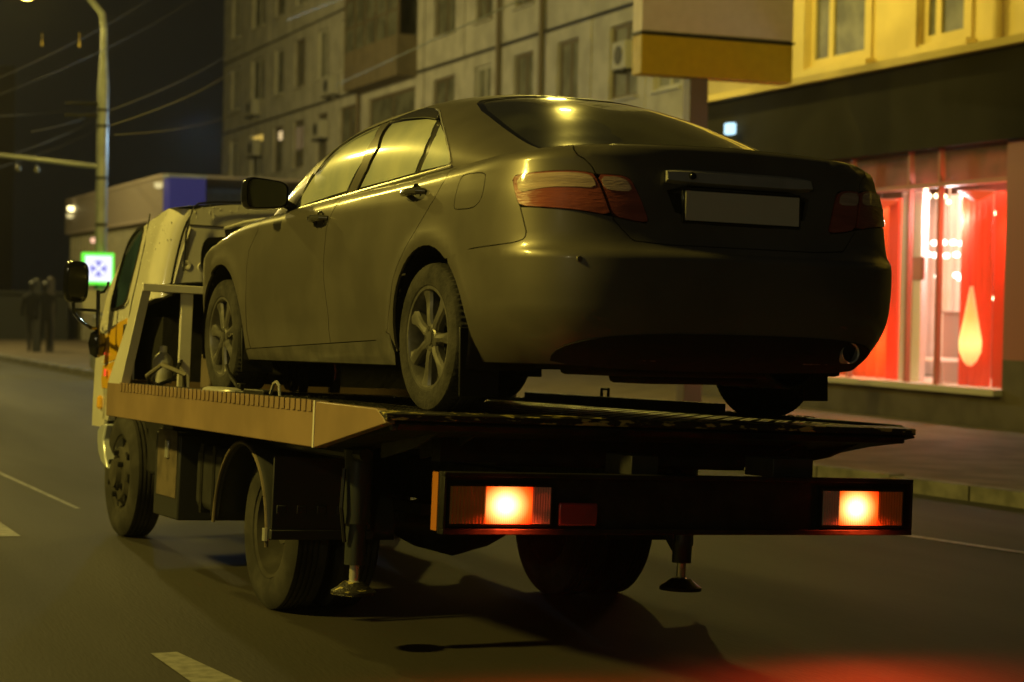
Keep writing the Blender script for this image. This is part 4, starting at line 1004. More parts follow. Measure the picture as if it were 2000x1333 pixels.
# side rails: long face, then tapering tail plate
for sg in (-1, 1):
    r = MB().prism([(sg*HW, Y1, .012), (sg*HW, Y2, .012), (sg*HW, Y2, ZB_), (sg*HW, Y1, ZB_)], (-sg*.07, 0, 0)).build('side_rail', 'beige', trk, bevel=.006)
    t = MB().prism([(sg*HW, Y1-.004, .010), (sg*HW, Y0+.10, .004), (sg*HW, Y0+.02, -.03), (sg*HW, Y0, -.05), (sg*HW, Y1-.004, ZB_)], (-sg*.045, 0, 0)).build('tail_plate', 'beige' if sg < 0 else 'darkmetal', trk, bevel=.004)
    MB().box((sg*(HW+.004), Y1-.012, ZB_), (sg*(HW-.02), Y1+.006, .014)).build('weld_seam', 'cabwhite', r)
    rid = MB(); n = 46; ya, yb = .33, Y2-.28
    for i in range(n):
        y = ya+(yb-ya)*i/n; w_ = (yb-ya)/n
        rid.box((sg*(HW+.001), y, -.034), (sg*(HW+.0055), y+w_*.62, .016))
    rid.build('ridged_edge', 'beige', r)['kind'] = 'stuff'
    MB().box((sg*(HW-.10), .35, -.008), (sg*(HW-.0705), Y2, .014)).build('inner_lip', 'darkmetal', trk)
MB().box((1.17, 1.02, -.008), (1.23, 3.25, .052)).build('wheel_guide', 'darkmetal', trk, bevel=.004)
p = atT(1183, 775, x=1.2); MB().tube([(1.2, p.y-.03, .045), (1.2, p.y-.03, .095), (1.2, p.y+.05, .095), (1.2, p.y+.05, .045)], .009, 6).build('lashing_ring', 'darkmetal', trk)
# tail edge: worn yellow lip and the dark wedge beneath
MB().prism([(-HW+.002, Y0+.10, -.001), (-HW+.002, Y0-.006, -.010), (-HW+.002, Y0-.006, -.036), (-HW+.002, Y0+.10, -.046)], (2*HW-.004, 0, 0)).build('tail_lip', 'worn', trk, bevel=.004)
MB().prism([(-HW+.06, Y0+.0, -.052), (-HW+.06, Y0+.02, -.075), (-HW+.06, .45, -.19), (-HW+.06, .75, -.19), (-HW+.06, .75, -.052)], (2*HW-.12, 0, 0)).build('tail_wedge', 'darkmetal', trk)
MB().tube([(-HW+.04, Y0+.04, -.062), (HW-.04, Y0+.04, -.062)], .016, 10).build('tail_bar', 'barblue', trk, smooth=True)
for x in (-1.0, -.82, .75, 1.05): MB().prism([(x, Y0+.10, -.08), (x, .2, -.08), (x, .2, -.22), (x, Y0+.35, -.16)], (.012, 0, 0)).build('gusset', 'tank', trk)
M_ = M
# subframe, chassis and bumper beam
for sg in (-1, 1): MB().box((sg*.42, -.55, -.46), (sg*.34, 5.2, -.26)).build('chassis_rail', 'darkmetal', trk, bevel=.004)
for y in (-.2, .9, 2.6, 3.6): MB().box((-.9, y, -.21), (.9, y+.09, -.055)).build('cross_beam', 'darkmetal', trk)
MB().box((-.55, .0, -.235), (.7, .5, -.056)).build('slide_housing', 'darkmetal', trk)
BX, BY = 1.105, -.68
zt, zb = -.222, -.462
bm_ = MB().box((-BX, BY, zb), (BX, BY+.02, zt)).box((-BX, BY-.035, zt-.018), (BX, BY, zt)).box((-BX, BY-.035, zb), (BX, BY, zb+.022)).box((-BX, BY-.035, zb+.022), (-BX+.012, BY, zt-.018)).box((BX-.012, BY-.035, zb+.022), (BX, BY, zt-.018))
bm_.build('rear_bumper', 'darkmetal', trk, bevel=.003)
MB().box((-BX-.002, BY+.02, zb+.01), (-BX+.01, BY+.075, zt-.005)).build('side_marker_plate', 'orange', trk)
for (x0, x1) in ((-.26, -.135), (.42, .62)): MB().box((x0, BY+.02, zt-.005), (x1, BY+.24, zt+.075)).build('bumper_bracket', 'tank', trk, bevel=.004)
# tail lamp units: housing, amber, lit red, clear
LG = bpy.data.materials.new('lit_red_lens'); LG.use_nodes = True; n_ = LG.node_tree; bs = n_.nodes['Principled BSDF']; bs.inputs['Base Color'].default_value = (.5, .02, .01, 1); bs.inputs['Roughness'].default_value = .3
tcn = n_.nodes.new('ShaderNodeTexCoord'); mpn = n_.nodes.new('ShaderNodeMapping'); gr = n_.nodes.new('ShaderNodeTexGradient'); gr.gradient_type = 'SPHERICAL'
n_.links.new(tcn.outputs['Object'], mpn.inputs[0]); n_.links.new(mpn.outputs[0], gr.inputs[0]); mpn.inputs['Scale'].default_value = (7.2, 1, 8.4); mpn.inputs['Location'].default_value = (.12, 0, .0)
crn = n_.nodes.new('ShaderNodeValToRGB'); n_.links.new(gr.outputs[0], crn.inputs[0]); el = crn.color_ramp.elements
el[0].position = 0; el[0].color = (1, .03, .0, 1); el[1].position = .85; el[1].color = (1, .80, .45, 1); e = el.new(.25); e.color = (1, .12, .01, 1); e = el.new(.52); e.color = (1, .42, .10, 1)
st = n_.nodes.new('ShaderNodeMapRange'); n_.links.new(gr.outputs[0], st.inputs[0]); st.inputs['To Min'].default_value = .95; st.inputs['To Max'].default_value = 3.2
n_.links.new(crn.outputs[0], bs.inputs['Emission Color']); n_.links.new(st.outputs[0], bs.inputs['Emission Strength'])
def ribbed(x0, x1, z0, z1, y, n, amp=.004):
    b = MB(); V = []; m = 2*n+1
    for i in range(m):
        x = x0+(x1-x0)*i/(m-1); yy_ = y-(amp if i % 2 else 0)
        V += [(x, yy_, z0), (x, yy_, z1)]
    b.add(V, [(2*i, 2*i+2, 2*i+3, 2*i+1) for i in range(m-1)]); k = len(b.v)
    b.add([(x0, y+.03, z0), (x0, y+.03, z1), (x1, y+.03, z0), (x1, y+.03, z1)], [])
    b.f += [(0, 1, k+1, k), (2*m-2, k+2, k+3, 2*m-1)]
    return b
for sg, (a, b_) in ((-1, ((882, 948), (1078, 1030))), (1, ((1588, 958), (1757, 1032)))):
    xa, xb = (-1.075, -.642) if sg < 0 else (.642, 1.055)
    lz0, lz1 = zb+.038, zt-.05
    u = empty('tail_lamp'); u.parent = trk; cx_ = (xa+xb)/2; u.location = (cx_, BY-.02, (lz0+lz1)/2); o_ = Vector(u.location)
    def seg(nm, x0, x1, mm, n, y=BY-.03):
        b = ribbed(x0, x1, lz0+.004, lz1-.004, y, n); c = Vector(((x0+x1)/2, y, (lz0+lz1)/2)); b.v = [tuple(Vector(v)-c) for v in b.v]
        o = b.build(nm, mm, u); o.location = c-o_; return o
    hs = MB().box((xa-.008, BY-.028, lz0-.006), (xb+.008, BY-.001, lz1+.006)); hs.v = [tuple(Vector(v)-o_) for v in hs.v]; hs.build('lamp_housing', 'gloss', u)
    w1 = .40*(xb-xa); 
    if sg < 0: seg('amber_lens', xa, xa+.150, 'orange_d', 10); L_ = seg('red_lens', xa+.152, xa+.352, LG, 22); seg('clear_lens', xa+.354, xb, 'greylens', 7)
    else: seg('clear_lens', xa, xa+.085, 'greylens', 7); L_ = seg('red_lens', xa+.087, xa+.285, LG, 22); seg('amber_lens', xa+.287, xb, 'orange_d', 9)
p = atT(1128, 1005, y=BY-.04); MB().box((p.x-.085, BY-.05, p.z-.045), (p.x+.085, BY-.036, p.z+.045)).build('marker_lamp', 'marker', trk, bevel=.012)
# stabiliser legs
for x, y in ((-1.0, .45), (.66, .45)):
    g = gz(x, y); o = empty('stabiliser_leg'); o.parent = trk; o.location = (x, y, 0)
    MB().lathe([(-.20, .001), (-.20, .062), (-.52, .062), (-.52, .046), (-.70, .046), (-.70, .001)], axis='z', n=24).build('outer_tube', 'barblue' if False else 'legsteel', o, smooth=True, auto=30)
    MB().lathe([(-.70, .022), (-.77, .022), (-.775, .03), (-.79, .03)], axis='z', n=16).build('piston', 'chrome', o, smooth=True, auto=30)
    MB().lathe([(-.775, .001), (-.775, .045), (-.80, .075), (-.815, .10), (-.83, .10), (-.83, .001)], axis='z', n=24).build('foot_pad', 'worn' if x < 0 else 'darkmetal', o, smooth=True, auto=30)
    MB().tube([(-.075, -.02, -.28), (-.085, -.03, -.45), (-.06, -.02, -.60)], .009, 6).build('hydraulic_hose', 'black', o)
    MB().prism([(-.055, .0, -.2), (.06, .0, -.2), (.06, .0, -.48), (-.02, .0, -.44)] if x < 0 else [(-.26, .0, -.40), (.06, .0, -.40), (.06, .0, -.62), (-.02, .0, -.66), (-.06, 0, -.6)], (0, .05, 0)).build('leg_bracket', 'tank', o)
# rear axle with differential
ax = MB(); yR = 1.66; gr_ = gz(0, yR); R = .395; za = gr_+R
MB().tube([(-.85, yR, za), (-.32, yR, za), (-.2, yR, za), (0, yR, za), (.2, yR, za), (.32, yR, za), (.85, yR, za)], [.06, .06, .12, .17, .12, .06, .06], 18).build('rear_axle', 'tank', trk, smooth=True)
MB().prism([(-.2, .95, -.42), (.35, .95, -.42), (.25, .95, -.56), (-.1, .95, -.60)], (0, .2, 0)).build('spare_carrier', 'void', trk)
for sg in (-1, 1): MB().box((sg*.50, .9, -.52), (sg*.43, 2.4, -.47)).box((sg*.50, 1.1, -.57), (sg*.43, 2.2, -.525)).build('leaf_spring', 'darkmetal', trk)
# wheels
def truck_wheel(R=.395, wd=.215, dish=False):
    o = empty('wheel'); o.parent = trk; h = wd/2
    prof = [(h*.6, R*.60), (h*.86, R*.63), (h, R*.75), (h*.98, R*.86), (h*.86, R*.955), (h*.7, R)]
    for x in (.45, .2, -.05, -.3): prof += [(h*x+.008, R), (h*x+.007, R-.012), (h*x-.004, R-.012), (h*x-.005, R)]
    prof += [(-h*.7, R), (-h*.86, R*.955), (-h, R*.8), (-h*.86, R*.62), (-h*.6, R*.6)]
    MB().lathe(prof, n=96).build('tyre', 'truckrub', o, smooth=True, auto=28)
    if dish: pr = [(h*.8, R*.615), (h*.72, R*.57), (h*.2, R*.54), (-h*.5, R*.46), (-h*.72, R*.36), (-h*.72, R*.2), (h*.2, R*.19), (h*.22, .001)]
    else: pr = [(h*.8, R*.615), (h*.72, R*.57), (h*.5, R*.52), (h*.95, R*.42), (h*1.05, R*.30), (h*.9, R*.26), (h*1.3, R*.22), (h*1.35, .001)]
    MB().lathe(pr, n=48).build('rim', 'rimdark', o, smooth=True, auto=30)
    lg = MB()
    for k in range(6):
        a = 2*PI*k/6; x = (-h*.7 if dish else h*1.0); lg.lathe([(x, .018), (x+.03, .016), (x+.034, .001)], c=(0, R*.33*math.cos(a), R*.33*math.sin(a)), n=6)
    lg = lg.build('wheel_nuts', 'darkmetal', o); lg['kind'] = 'stuff'
    if not dish:
        hl = MB()
        for k in range(8):
            a = 2*PI*k/8+.2; hl.lathe([(h*.86, .001), (h*.86, .028)], c=(0, R*.47*math.cos(a), R*.47*math.sin(a)), n=12)
        hl = hl.build('hand_holes', 'black', o); hl['kind'] = 'stuff'
    return o
w0 = truck_wheel(dish=True); w0.location = (-.895, yR, gz(-.9, yR)+.394); w0.rotation_euler = (.3, 0, PI)
for x, rz in ((-.64, 0), (.64, PI), (.89, 0)):
    c = copy_tree(w0, trk); c.location = (x, yR, gz(x, yR)+.394); c.rotation_euler = (.1, 0, rz)
yF = 4.74
wf = truck_wheel(); wf.location = (-.85, yF, gz(-.85, yF)+.394); wf.rotation_euler = (.5, 0, PI)
c = copy_tree(wf, trk); c.location = (.84, yF, gz(.85, yF)+.394); c.rotation_euler = (.5, 0, 0)
# rear mudguard arch and ribbed flap
for sg in (-1, 1):
    b = MB(); V = []; n = 30; Rm_ = .47
    for i in range(n+1):
        t = .03+(PI-.10)*i/n
        for xx, rr in ((1.12, Rm_-.03), (1.14, Rm_), (1.12, Rm_+.012), (.50, Rm_+.012), (.50, Rm_-.0)): V.append((sg*xx, yR-rr*math.cos(t)*.92, za-.06+rr*math.sin(t)*.98))
    b.add(V, [(i*5+j, (i+1)*5+j, (i+1)*5+j+1, i*5+j+1) for i in range(n) for j in range(4)]); a = b.build('mudguard', 'mudguard', trk, smooth=True, auto=50); s_ = a.modifiers.new('solid', 'SOLIDIFY'); s_.thickness = .008
    MB().tube([(sg*1.14, yR-(Rm_-.01)*math.cos(t)*.92, za-.06+(Rm_-.01)*math.sin(t)*.98) for t in lin(-.05, PI-.05, 30)], .010, 8).build('guard_rim', 'beigedirty', trk, smooth=True)
    fb = MB().box((sg*1.14, yR-Rm_-.015, -.27), (sg*.64, yR-Rm_+.0, za+.0)).box((sg*1.145, yR-Rm_-.03, za-.04), (sg*.63, yR-Rm_+.01, za+.005))
    for k in range(5):
        x = .67+.1*k; 
        fb.box((sg*x, yR-Rm_-.022, -.50), (sg*(x+.05), yR-Rm_-.014, za+.08))
    fb.build('mud_flap', 'mudguard', trk, bevel=.006)
    MB().tube([(sg*1.15, yR-Rm_+.03, za+.01), (sg*1.15, yR-Rm_+.03, za-.05)], .018, 10).build('flap_clip', 'chrome', trk)
# tool box, tank, side gear on the left
bx_ = MB().box((-1.03, 3.12, -.74), (-.52, 3.62, -.26)).build('tool_box', 'mudguard', trk, bevel=.01)
MB().box((-1.036, 3.16, -.62), (-1.03, 3.55, -.24)).build('tool_box_door', 'beigedirty', bx_, bevel=.003)
MB().box((-1.05, 3.30, -.40), (-1.036, 3.36, -.30)).build('latch', 'chrome', bx_, bevel=.004)
tk = MB().box((-.98, 2.45, -.66), (-.50, 2.98, -.30)).build('fuel_tank', 'tank', trk, bevel=.05)
MB().box((-.985, 2.60, -.67), (-.5, 2.64, -.295)).box((-.985, 2.82, -.67), (-.5, 2.86, -.295)).build('tank_strap', 'darkmetal', tk)
MB().tube([(-1.02, .32, -.215), (-1.02, 1.9, -.215)], .03, 10).build('side_pipe', 'legsteel', trk, smooth=True)
MB().box((-.9, 3.7, -.55), (.9, 4.3, -.15)).box((-.6, 4.2, -.6), (.6, 5.2, -.1)).build('engine', 'void', trk, bevel=.03)
# headboard frame
def bar(name, pts, wv, m, parent=trk):
    return MB().prism(pts, wv).build(name, m, parent, bevel=.004)
hb = empty('headboard_frame'); hb.parent = trk; hb.location = (0, 3.75, 0)
H = lambda *P: [(x, y-3.75, z) for x, y, z in P]
MB().prism(H((-HW, 3.86, .0), (-HW, 3.56, .0), (-1.20, 3.42, .585), (-1.20, 3.50, .585)), (.055, 0, 0)).build('side_leg', 'cabwhite', hb, bevel=.004)
MB().prism(H((HW, 3.86, .0), (HW, 3.56, .0), (1.20, 3.42, .585), (1.20, 3.50, .585)), (-.055, 0, 0)).build('side_leg', 'cabwhite', hb, bevel=.004)
MB().box(*H((-1.20, 3.42, .545), (1.20, 3.50, .59))).build('top_beam', 'cabwhite', hb, bevel=.004)
for x in (-.93, 0, .93): MB().box(*H((x-.035, 3.44, .0), (x+.035, 3.47, .545))).build('upright', 'cabwhite', hb, bevel=.004)
MB().box(*H((-1.2, 3.80, -.02), (1.2, 3.86, .03))).build('bottom_beam', 'beige', hb)
# winch
wn = empty('winch'); wn.parent = trk; wn.location = (-.55, 3.3, .0)
MB().lathe([(-.22, .001), (-.22, .10), (-.20, .10), (-.20, .06), (.20, .06), (.20, .10), (.22, .10), (.22, .001)], c=(0, 0, .11), n=28).build('drum', 'darkmetal', wn, smooth=True, auto=30)
MB().lathe([(-.18+.0, .07), (.18, .07)], c=(0, 0, .11), n=24).build('cable_coil', 'rimgrey', wn, smooth=True)
MB().box((-.30, -.09, 0), (-.24, .09, .2)).build('winch_cheek', 'beigedirty', wn, bevel=.01); MB().box((.24, -.09, 0), (.30, .09, .2)).build('winch_cheek', 'beigedirty', wn, bevel=.01)
MB().lathe([(-.0, .085), (.16, .085), (.18, .05), (.18, .001)], c=(.30, 0, .12), n=24).build('motor', 'darkmetal', wn, smooth=True, auto=30)
cl = MB().tube([(-.95, 3.36, .01), (-1.0, 3.2, .08), (-1.1, 3.3, .13), (-1.13, 3.5, .06), (-1.08, 3.62, .01)], .014, 8).build('hose', 'rimgrey', trk, smooth=True)
MB().tube([(-1.15, 3.30, .0), (-1.02, 3.35, .05), (-.95, 3.45, .16), (-.9, 3.5, .02)], .012, 8).build('hose', 'black', trk, smooth=True)
# --- cab
cab = empty('cab'); cab.parent = trk; cab.location = (0, 4.1, -.2)
CO = Vector((0, 4.1, -.2))
def cabX(z): return interp(z, [-.3, .3, .6, .85, 1.0, 1.06], [.985, .985, .965, .925, .885, .85])
def CP(y, z, off=0.):      # left flank of the cab, rounded at the rear corner
    x = cabX(z); r = .13; n = Vector((-1, 0, .1)).normalized()
    if y < 4.10+r:
        d = (4.10+r-y)/r; d = min(d, 1); x = x-r+r*math.sqrt(max(0, 1-d*d)); n = Vector((-math.sqrt(max(0, 1-d*d)), -d, .08)).normalized()
    return Vector((-x, y, z))+n*off-CO
def CPR(y, z, off=0.): p = CP(y, z, off); return Vector((-p.x, p.y, p.z))
def cab_inv(px, py):
    z = .4
    for _ in range(8): p = atT(px, py, x=-cabX(z)); z = p.z
    return (p.y, p.z)
OUT = [(4.101, 1.085), (4.2, 1.09), (4.37, 1.070), (4.54, 1.032), (4.72, .962), (4.835, .896), (4.95, .805), (5.03, .72), (5.12, .63), (5.19, .53), (5.245, .38), (5.317, .25), (5.35, .08), (5.36, -.12), (5.36, -.3)]
ARCL = [cab_inv(*q) for q in ((255, 745), (257, 700), (259, 660), (265, 630), (277, 600), (297, 573), (312, 560))]+[(4.15, .60), (4.101, .615)]
WIN = smooth_poly([cab_inv(*q) for q in ((283, 443), (272, 445), (262, 455), (250, 475), (238, 510), (226, 555), (218, 590), (217, 609), (232, 604), (246, 594), (255, 560), (265, 520), (275, 480))], 1)
FLK = OUT+[(5.05, -.3), (5.02, -.18), (4.92, -.08), (4.75, -.05)]+ARCL
for sg, fn in ((-1, CP), (1, CPR)):
    panel('cab_side', fn, FLK, 'cabwhite', cab, holes=[WIN], gap=0, d=.04, flange=.02)
    panel('door_window', fn, WIN, 'cabglass', cab, gap=0, off=-.010, d=.05, flange=0)
    panel('window_seal', fn, WIN, 'black', cab, holes=[inset_poly(densify(WIN, .04), .016)], gap=-.006, off=.003, d=.03, flange=.006)
b = MB(); n = 20; V = []
for i, (y, z) in enumerate(OUT):
    a, c = Vector(OUT[max(i-1, 0)]), Vector(OUT[min(i+1, len(OUT)-1)]); t = (c-a).normalized(); nn = Vector((-t.y, t.x)) if Vector((-t.y, t.x)).dot(Vector((1, 1))) > 0 else Vector((t.y, -t.x))
    for k in range(n+1):
        s_ = -1+2*k/n; s_ = math.copysign(abs(s_)**.6, s_); X_ = -CP(max(y, 4.23), z).x; h_ = .062*(1-abs(s_)**3.2)
        V.append((X_*s_, y+nn.x*h_-CO.y, z+nn.y*h_-CO.z))
b.add(V, [(i*(n+1)+j, i*(n+1)+j+1, (i+1)*(n+1)+j+1, (i+1)*(n+1)+j) for i in range(5) for j in range(n)]); b.v = b.v[:6*(n+1)]; b.build('roof', 'cabwhite', cab, smooth=True)
b = MB().add(V[5*(n+1):11*(n+1)], [(i*(n+1)+j, i*(n+1)+j+1, (i+1)*(n+1)+j+1, (i+1)*(n+1)+j) for i in range(0, 5) for j in range(n)]); b.build('windscreen', 'cabglass', cab, smooth=True)
b = MB().add(V[10*(n+1):], [(i*(n+1)+j, i*(n+1)+j+1, (i+1)*(n+1)+j+1, (i+1)*(n+1)+j) for i in range(0, len(OUT)-11) for j in range(n)]); b.build('front_panel', 'cabwhite', cab, smooth=True)
# yellow lower door and corner, door seam
YL = [cab_inv(*q) for q in ((249, 622), (234, 630), (217, 645), (208, 655), (205, 700), (203, 711), (249, 694))]
panel('yellow_door_panel', CP, YL, 'cabyellow', cab, gap=0, off=.004, d=.05, flange=.004)
YL2 = [cab_inv(*q) for q in ((248, 697), (202, 715), (199, 740), (200, 758), (214, 760), (226, 745), (236, 740))]
panel('yellow_step_panel', CP, YL2, 'cabyellow', cab, gap=0, off=.004, d=.05, flange=.004)
pts = [cab_inv(*q) for q in ((293, 419), (290, 440), (283, 480), (270, 540), (258, 590), (250, 640), (249, 695), (236, 740))]
MB().tube([CP(y, t, .001) for y, t in pts], .005, 6).build('door_seam', 'black', cab)
y_, t_ = cab_inv(247, 668); pt = CP(y_, t_, .01); MB().box((pt.x-.012, pt.y-.02, pt.z-.11), (pt.x+.01, pt.y+.02, pt.z+.11)).build('door_handle', 'black', cab, bevel=.008)
# cab rear wall between the rounded corners, arch cut below
MVEC = lambda px, py: atT(px, py, y=4.06)-CO
lx = lambda z: cabX(z)-.13
poly = [(-lx(z), z) for z in lin(.60, 1.085, 8)]+[(lx(1.06)*s_, 1.088+.060*(1-abs(s_)**3.2)) for s_ in lin(-.92, .92, 16)]+[(lx(z), z) for z in lin(1.085, .60, 8)]
arch_pts = [(-lx(.6), .615), (-.78, .655), (-.68, .69), (-.55, .705), (-.35, .71)]
arch_pts = [(-lx(.6), .612), (-.75, .625), (-.68, .632), (-.55, .636), (-.35, .638), (-.35, .50), (.35, .50), (.35, .638), (lx(.6), .612)]
poly = poly+arch_pts[::-1][1:-1]
RWN = [(-.66, .72), (-.66, .88), (-.60, .93), (.60, .93), (.66, .88), (.66, .72), (.60, .665), (-.60, .665)]
def BW(x, z, off=0.): return Vector((x, 4.1-off-.012*(1-min(1, (x/.85)**2)), z))-CO
panel('rear_wall', BW, poly, 'cabwhite', cab, holes=[smooth_poly(RWN, 2)], gap=0, d=.07, flange=.02)
panel('rear_window', BW, smooth_poly(RWN, 2), 'cabglass', cab, gap=0, off=-.01, d=.1, flange=0)
panel('rear_window_seal', BW, smooth_poly(RWN, 2), 'black', cab, holes=[inset_poly(densify(smooth_poly(RWN, 2), .05), .03)], gap=-.008, off=.012, d=.06, flange=.012)
MB().tube([CP(y, z, .003) for y, z in ARCL]+[BW(x, z, .005) for x, z in arch_pts[:5]], .011, 8).build('arch_rubber', 'black', cab, smooth=True)
MB().tube([BW(-.75+1.5*k/12, .99, .003) for k in range(13)], .004, 6).build('roof_seam', 'joint', cab)
MB().tube([BW(-.74, .97, .004), BW(-.79, .8, .004), BW(-.83, .62, .004)], .006, 6).build('panel_fold', 'cabwhite', cab)
for x, z in ((-.755, .74), (-.655+.0, .735)): q = BW(x, z, 0); MB().lathe([(.0, .03), (-.006, .026), (-.004, .01), (-.002, .008), (.003, .001)], c=q, axis='y', n=20).build('bolt_boss', 'cabwhite', cab, smooth=True)
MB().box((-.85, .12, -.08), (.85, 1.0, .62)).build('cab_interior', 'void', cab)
cbl = [tuple(MVEC(*q)) for q in ((520, 396), (420, 395), (388, 398), (378, 406), (370, 430), (364, 455), (362, 480), (358, 530))]
MB().tube(cbl, .0065, 8).build('roof_cable', 'black', cab, smooth=True)
wd_ = random.Random(4); dr_ = MB(); k = 0
while k < 150:
    y, z = wd_.uniform(4.12, 5.2), wd_.uniform(.05, 1.05)
    if inside((y, z), WIN) or not inside((y, z), FLK): continue
    p = CP(y, z, .001); r = wd_.uniform(.0022, .0045); dr_.lathe([(-r*1.6, .0003), (-r*.5, r*.8), (r*.4, r*.8), (r*2.2, .0003)], c=p, axis='z', n=6); k += 1
for k in range(36):
    x, z = wd_.uniform(-.76, -.2), wd_.uniform(1.03, 1.12); p = BW(x, min(z, 1.12), .001); r = wd_.uniform(.002, .004); dr_.lathe([(-r*1.6, .0003), (-r*.5, r*.8), (r*.4, r*.8), (r*2.2, .0003)], c=p, axis='z', n=6)
dr_.build('water_drops', 'drop', cab, smooth=True)['kind'] = 'stuff'
# mirror on its bracket
mi = empty('wing_mirror'); mi.parent = trk; mp_ = atT(149, 551, x=-1.24); mi.location = mp_
b = MB(); n = 32; prof = [(-.03, .8), (-.02, .96), (.015, 1), (.04, .96), (.06, .8), (.07, .4)]; V = []
for ay, k in prof:
    for j in range(n):
        t = 2*PI*j/n; f_ = lambda v: math.copysign(abs(v)**.5, v); V.append((.078*k*f_(math.cos(t)), ay, .135*k*f_(math.sin(t))))
b.add(V, [(i*n+j, i*n+(j+1) % n, (i+1)*n+(j+1) % n, (i+1)*n+j) for i in range(len(prof)-1) for j in range(n)]+[tuple(range(n)), tuple(range((len(prof)-1)*n, len(prof)*n))[::-1]])
b.build('mirror_shell', 'gloss', mi, smooth=True, auto=45)
b = MB(); b.add([(V[j][0]*.92, -.032, V[j][2]*.92) for j in range(n)], [tuple(range(n))]).build('mirror_glass', 'mirrorglass', mi)
tp = lambda px, py: atT(px, py, x=-1.12 if px > 180 else -1.2)-mp_
MB().tube([tp(143, 592), tp(145, 612), tp(158, 628), tp(176, 640), tp(190, 643)], .012, 8).tube([tp(146, 605), tp(190, 607)], .010, 8).tube([tp(192, 568), tp(191, 655)], .013, 8).tube([tp(190, 573), tp(204, 570), tp(210, 560), tp(212, 552)], .009, 8).build('mirror_bracket', 'gloss', mi, smooth=True)
p = atT(190, 672, x=-1.06); MB().lathe([(-.09, .01), (-.07, .045), (0, .06), (.07, .045), (.09, .01)], c=p, axis='z', n=20).build('side_mirror_pod', 'gloss', trk, smooth=True)
# marker lamps, arch lip, bumper corner
y_, t_ = cab_inv(197, 785); p = Vector((-1.02, 5.45, -.10)); q = atT(195, 786, x=-1.0); MB().lathe([(-.045, .008), (-.03, .02), (.03, .02), (.045, .008)], c=q, axis='z', n=16).build('indicator_lamp', 'orangelit', trk, smooth=True)
for px, py, h_ in ((203, 691, .008), (205, 728, .024)): 
    q = atT(px, py, x=-1.005); MB().box((q.x-.004, q.y-.02, q.z-h_), (q.x+.002, q.y+.02, q.z+h_)).build('side_reflector', 'redreflect', trk, bevel=.002)
q = [atT(*v, x=-1.0) for v in ((206, 828), (196, 830), (190, 838), (189, 860), (191, 885), (197, 905), (208, 917), (203, 890), (200, 860))]
MB().prism([tuple(v) for v in q], (.25, .03, 0)).build('bumper_corner', 'chromeblue', trk, bevel=.015)
q = [atT(*v, x=-.985) for v in ((199, 745), (236, 742), (236, 782), (222, 784), (214, 800), (210, 822), (199, 820))]
MB().prism([tuple(v) for v in q], (.05, 0, 0)).build('wheel_arch_panel', 'cabwhite', trk, bevel=.006)
q = [atT(*v, x=-.93) for v in ((212, 815), (216, 792), (226, 782), (240, 780), (240, 900), (210, 910))]
MB().prism([tuple(v) for v in q], (.10, 0, 0)).build('wheel_arch_liner', 'black', trk)
# ================================================================== loose things on the deck
st_ = empty('ratchet_strap', MT @ Matrix.Translation((-1.12, 1.75, .0)), 'ratchet strap with a metal hoop lying on the left edge of the deck', 'strap')
MB().box((-.03, .55, .0), (.03, 1.35, .012)).box((-.05, .05, 0), (.02, .55, .015)).build('webbing', 'beigedirty', st_, bevel=.003)
MB().box((-.05, -.45, .0), (.03, -.15, .035)).box((-.03, -.2, .0), (.05, .08, .022)).build('ratchet_body', 'darkmetal', st_, bevel=.008)
MB().tube([(-.02, -.62, .0), (-.02, -.60, .06), (-.02, -.56, .078), (-.02, -.52, .07), (-.02, -.48, .02)], .008, 8).build('hoop', 'chrome', st_, smooth=True)
o = empty('steel_dish', MT @ Matrix.Translation((-1.15, 2.0, .0)), 'shallow pale metal dish lying upside down on the deck between the wheels of the sedan', 'dish')
MB().lathe([(0, .085), (.022, .08), (.032, .06), (.034, .001)], axis='z', n=32).build('bowl', 'satin', o, smooth=True).scale = (1, 2.6, 1)
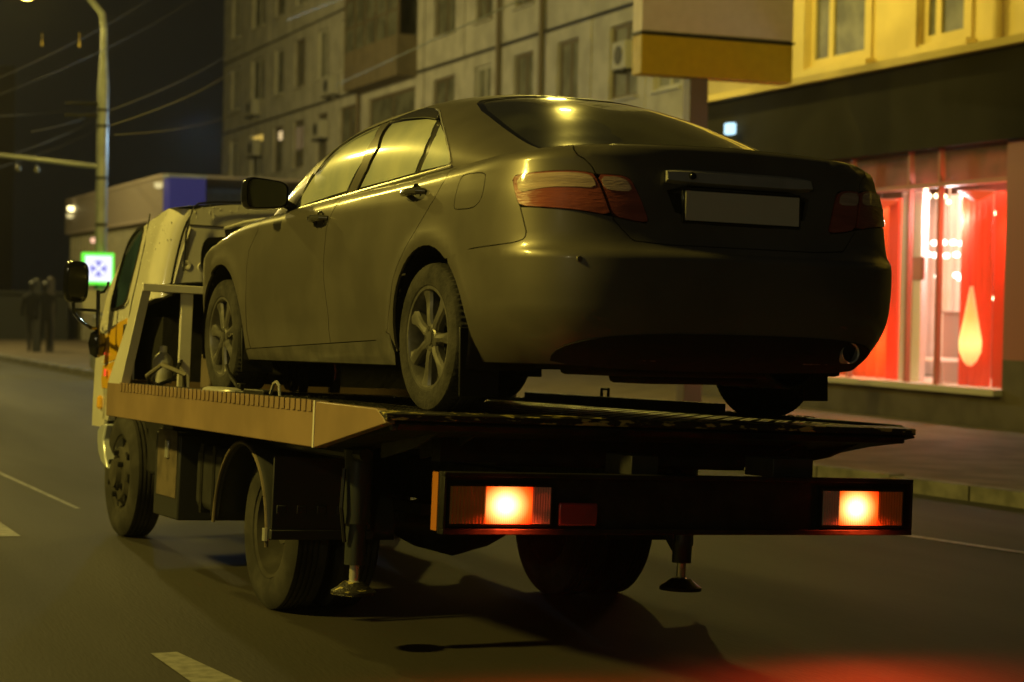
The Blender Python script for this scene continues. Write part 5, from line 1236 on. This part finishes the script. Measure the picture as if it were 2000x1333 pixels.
MB().lathe([(0, .09), (.004, .094), (.006, .085)], axis='z', n=32).build('rim', 'chrome', o, smooth=True).scale = (1, 2.6, 1)
o = empty('canister', MT @ Matrix.Translation((-1.02, 3.58, .02)), 'silvery canister with a small white cap behind the white headboard leg', 'canister')
MB().lathe([(0, .001), (0, .055), (.13, .058), (.16, .045), (.18, .02)], axis='z', n=24).build('body', 'satin', o, smooth=True, auto=40)
MB().lathe([(.18, .022), (.215, .022), (.22, .001)], axis='z', n=16).build('cap', 'cabwhite', o, smooth=True, auto=40)
o = empty('wheel_strap', MT @ Matrix.Translation((-.88, 2.6, 0)), 'frayed tie-down strap hooked round the bottom of the front wheel', 'strap')
MB().tube([(-.03, .10, .14), (-.035, .03, .09), (-.03, -.06, .05), (-.03, -.16, .0)], .012, 6).build('webbing', 'darkmetal', o); MB().box((-.05, -.2, 0), (-.01, -.14, .05)).build('hook', 'darkmetal', o, bevel=.006)
for sg, x in ((-1, -.82), (1, .83)):   # the light that the two lit lamps throw
    l = bpy.data.lights.new('tail_light', 'SPOT'); l.energy = 120; l.color = (1, .06, .01); l.spot_size = 2.6; l.spot_blend = 1; l.shadow_soft_size = .07
    o = bpy.data.objects.new('tail_light', l); COL.objects.link(o); o.matrix_world = MT @ Matrix.Translation((x, -.80, -.35)) @ Matrix.Rotation(math.radians(75), 4, 'X') @ Matrix.Rotation(PI, 4, 'Z')
    o.rotation_euler = (math.radians(20), 0, math.radians(180-4))
    point('tail_glow', MT @ Vector((x, -.86, -.35)), .12, (1, .05, .01), .04)
# thin haze volume, added to give the lamps a glow
hz = bpy.data.materials.new('haze'); hz.use_nodes = True; n = hz.node_tree; n.nodes.clear(); ou = n.nodes.new('ShaderNodeOutputMaterial'); pv = n.nodes.new('ShaderNodeVolumePrincipled'); n.links.new(pv.outputs[0], ou.inputs['Volume'])
pv.inputs['Color'].default_value = (.9, .9, .9, 1); pv.inputs['Density'].default_value = .0004; pv.inputs['Anisotropy'].default_value = .6
o = MB().box((-165, -65, -1), (225, 425, 60)).build('haze', hz); o['kind'] = 'stuff'
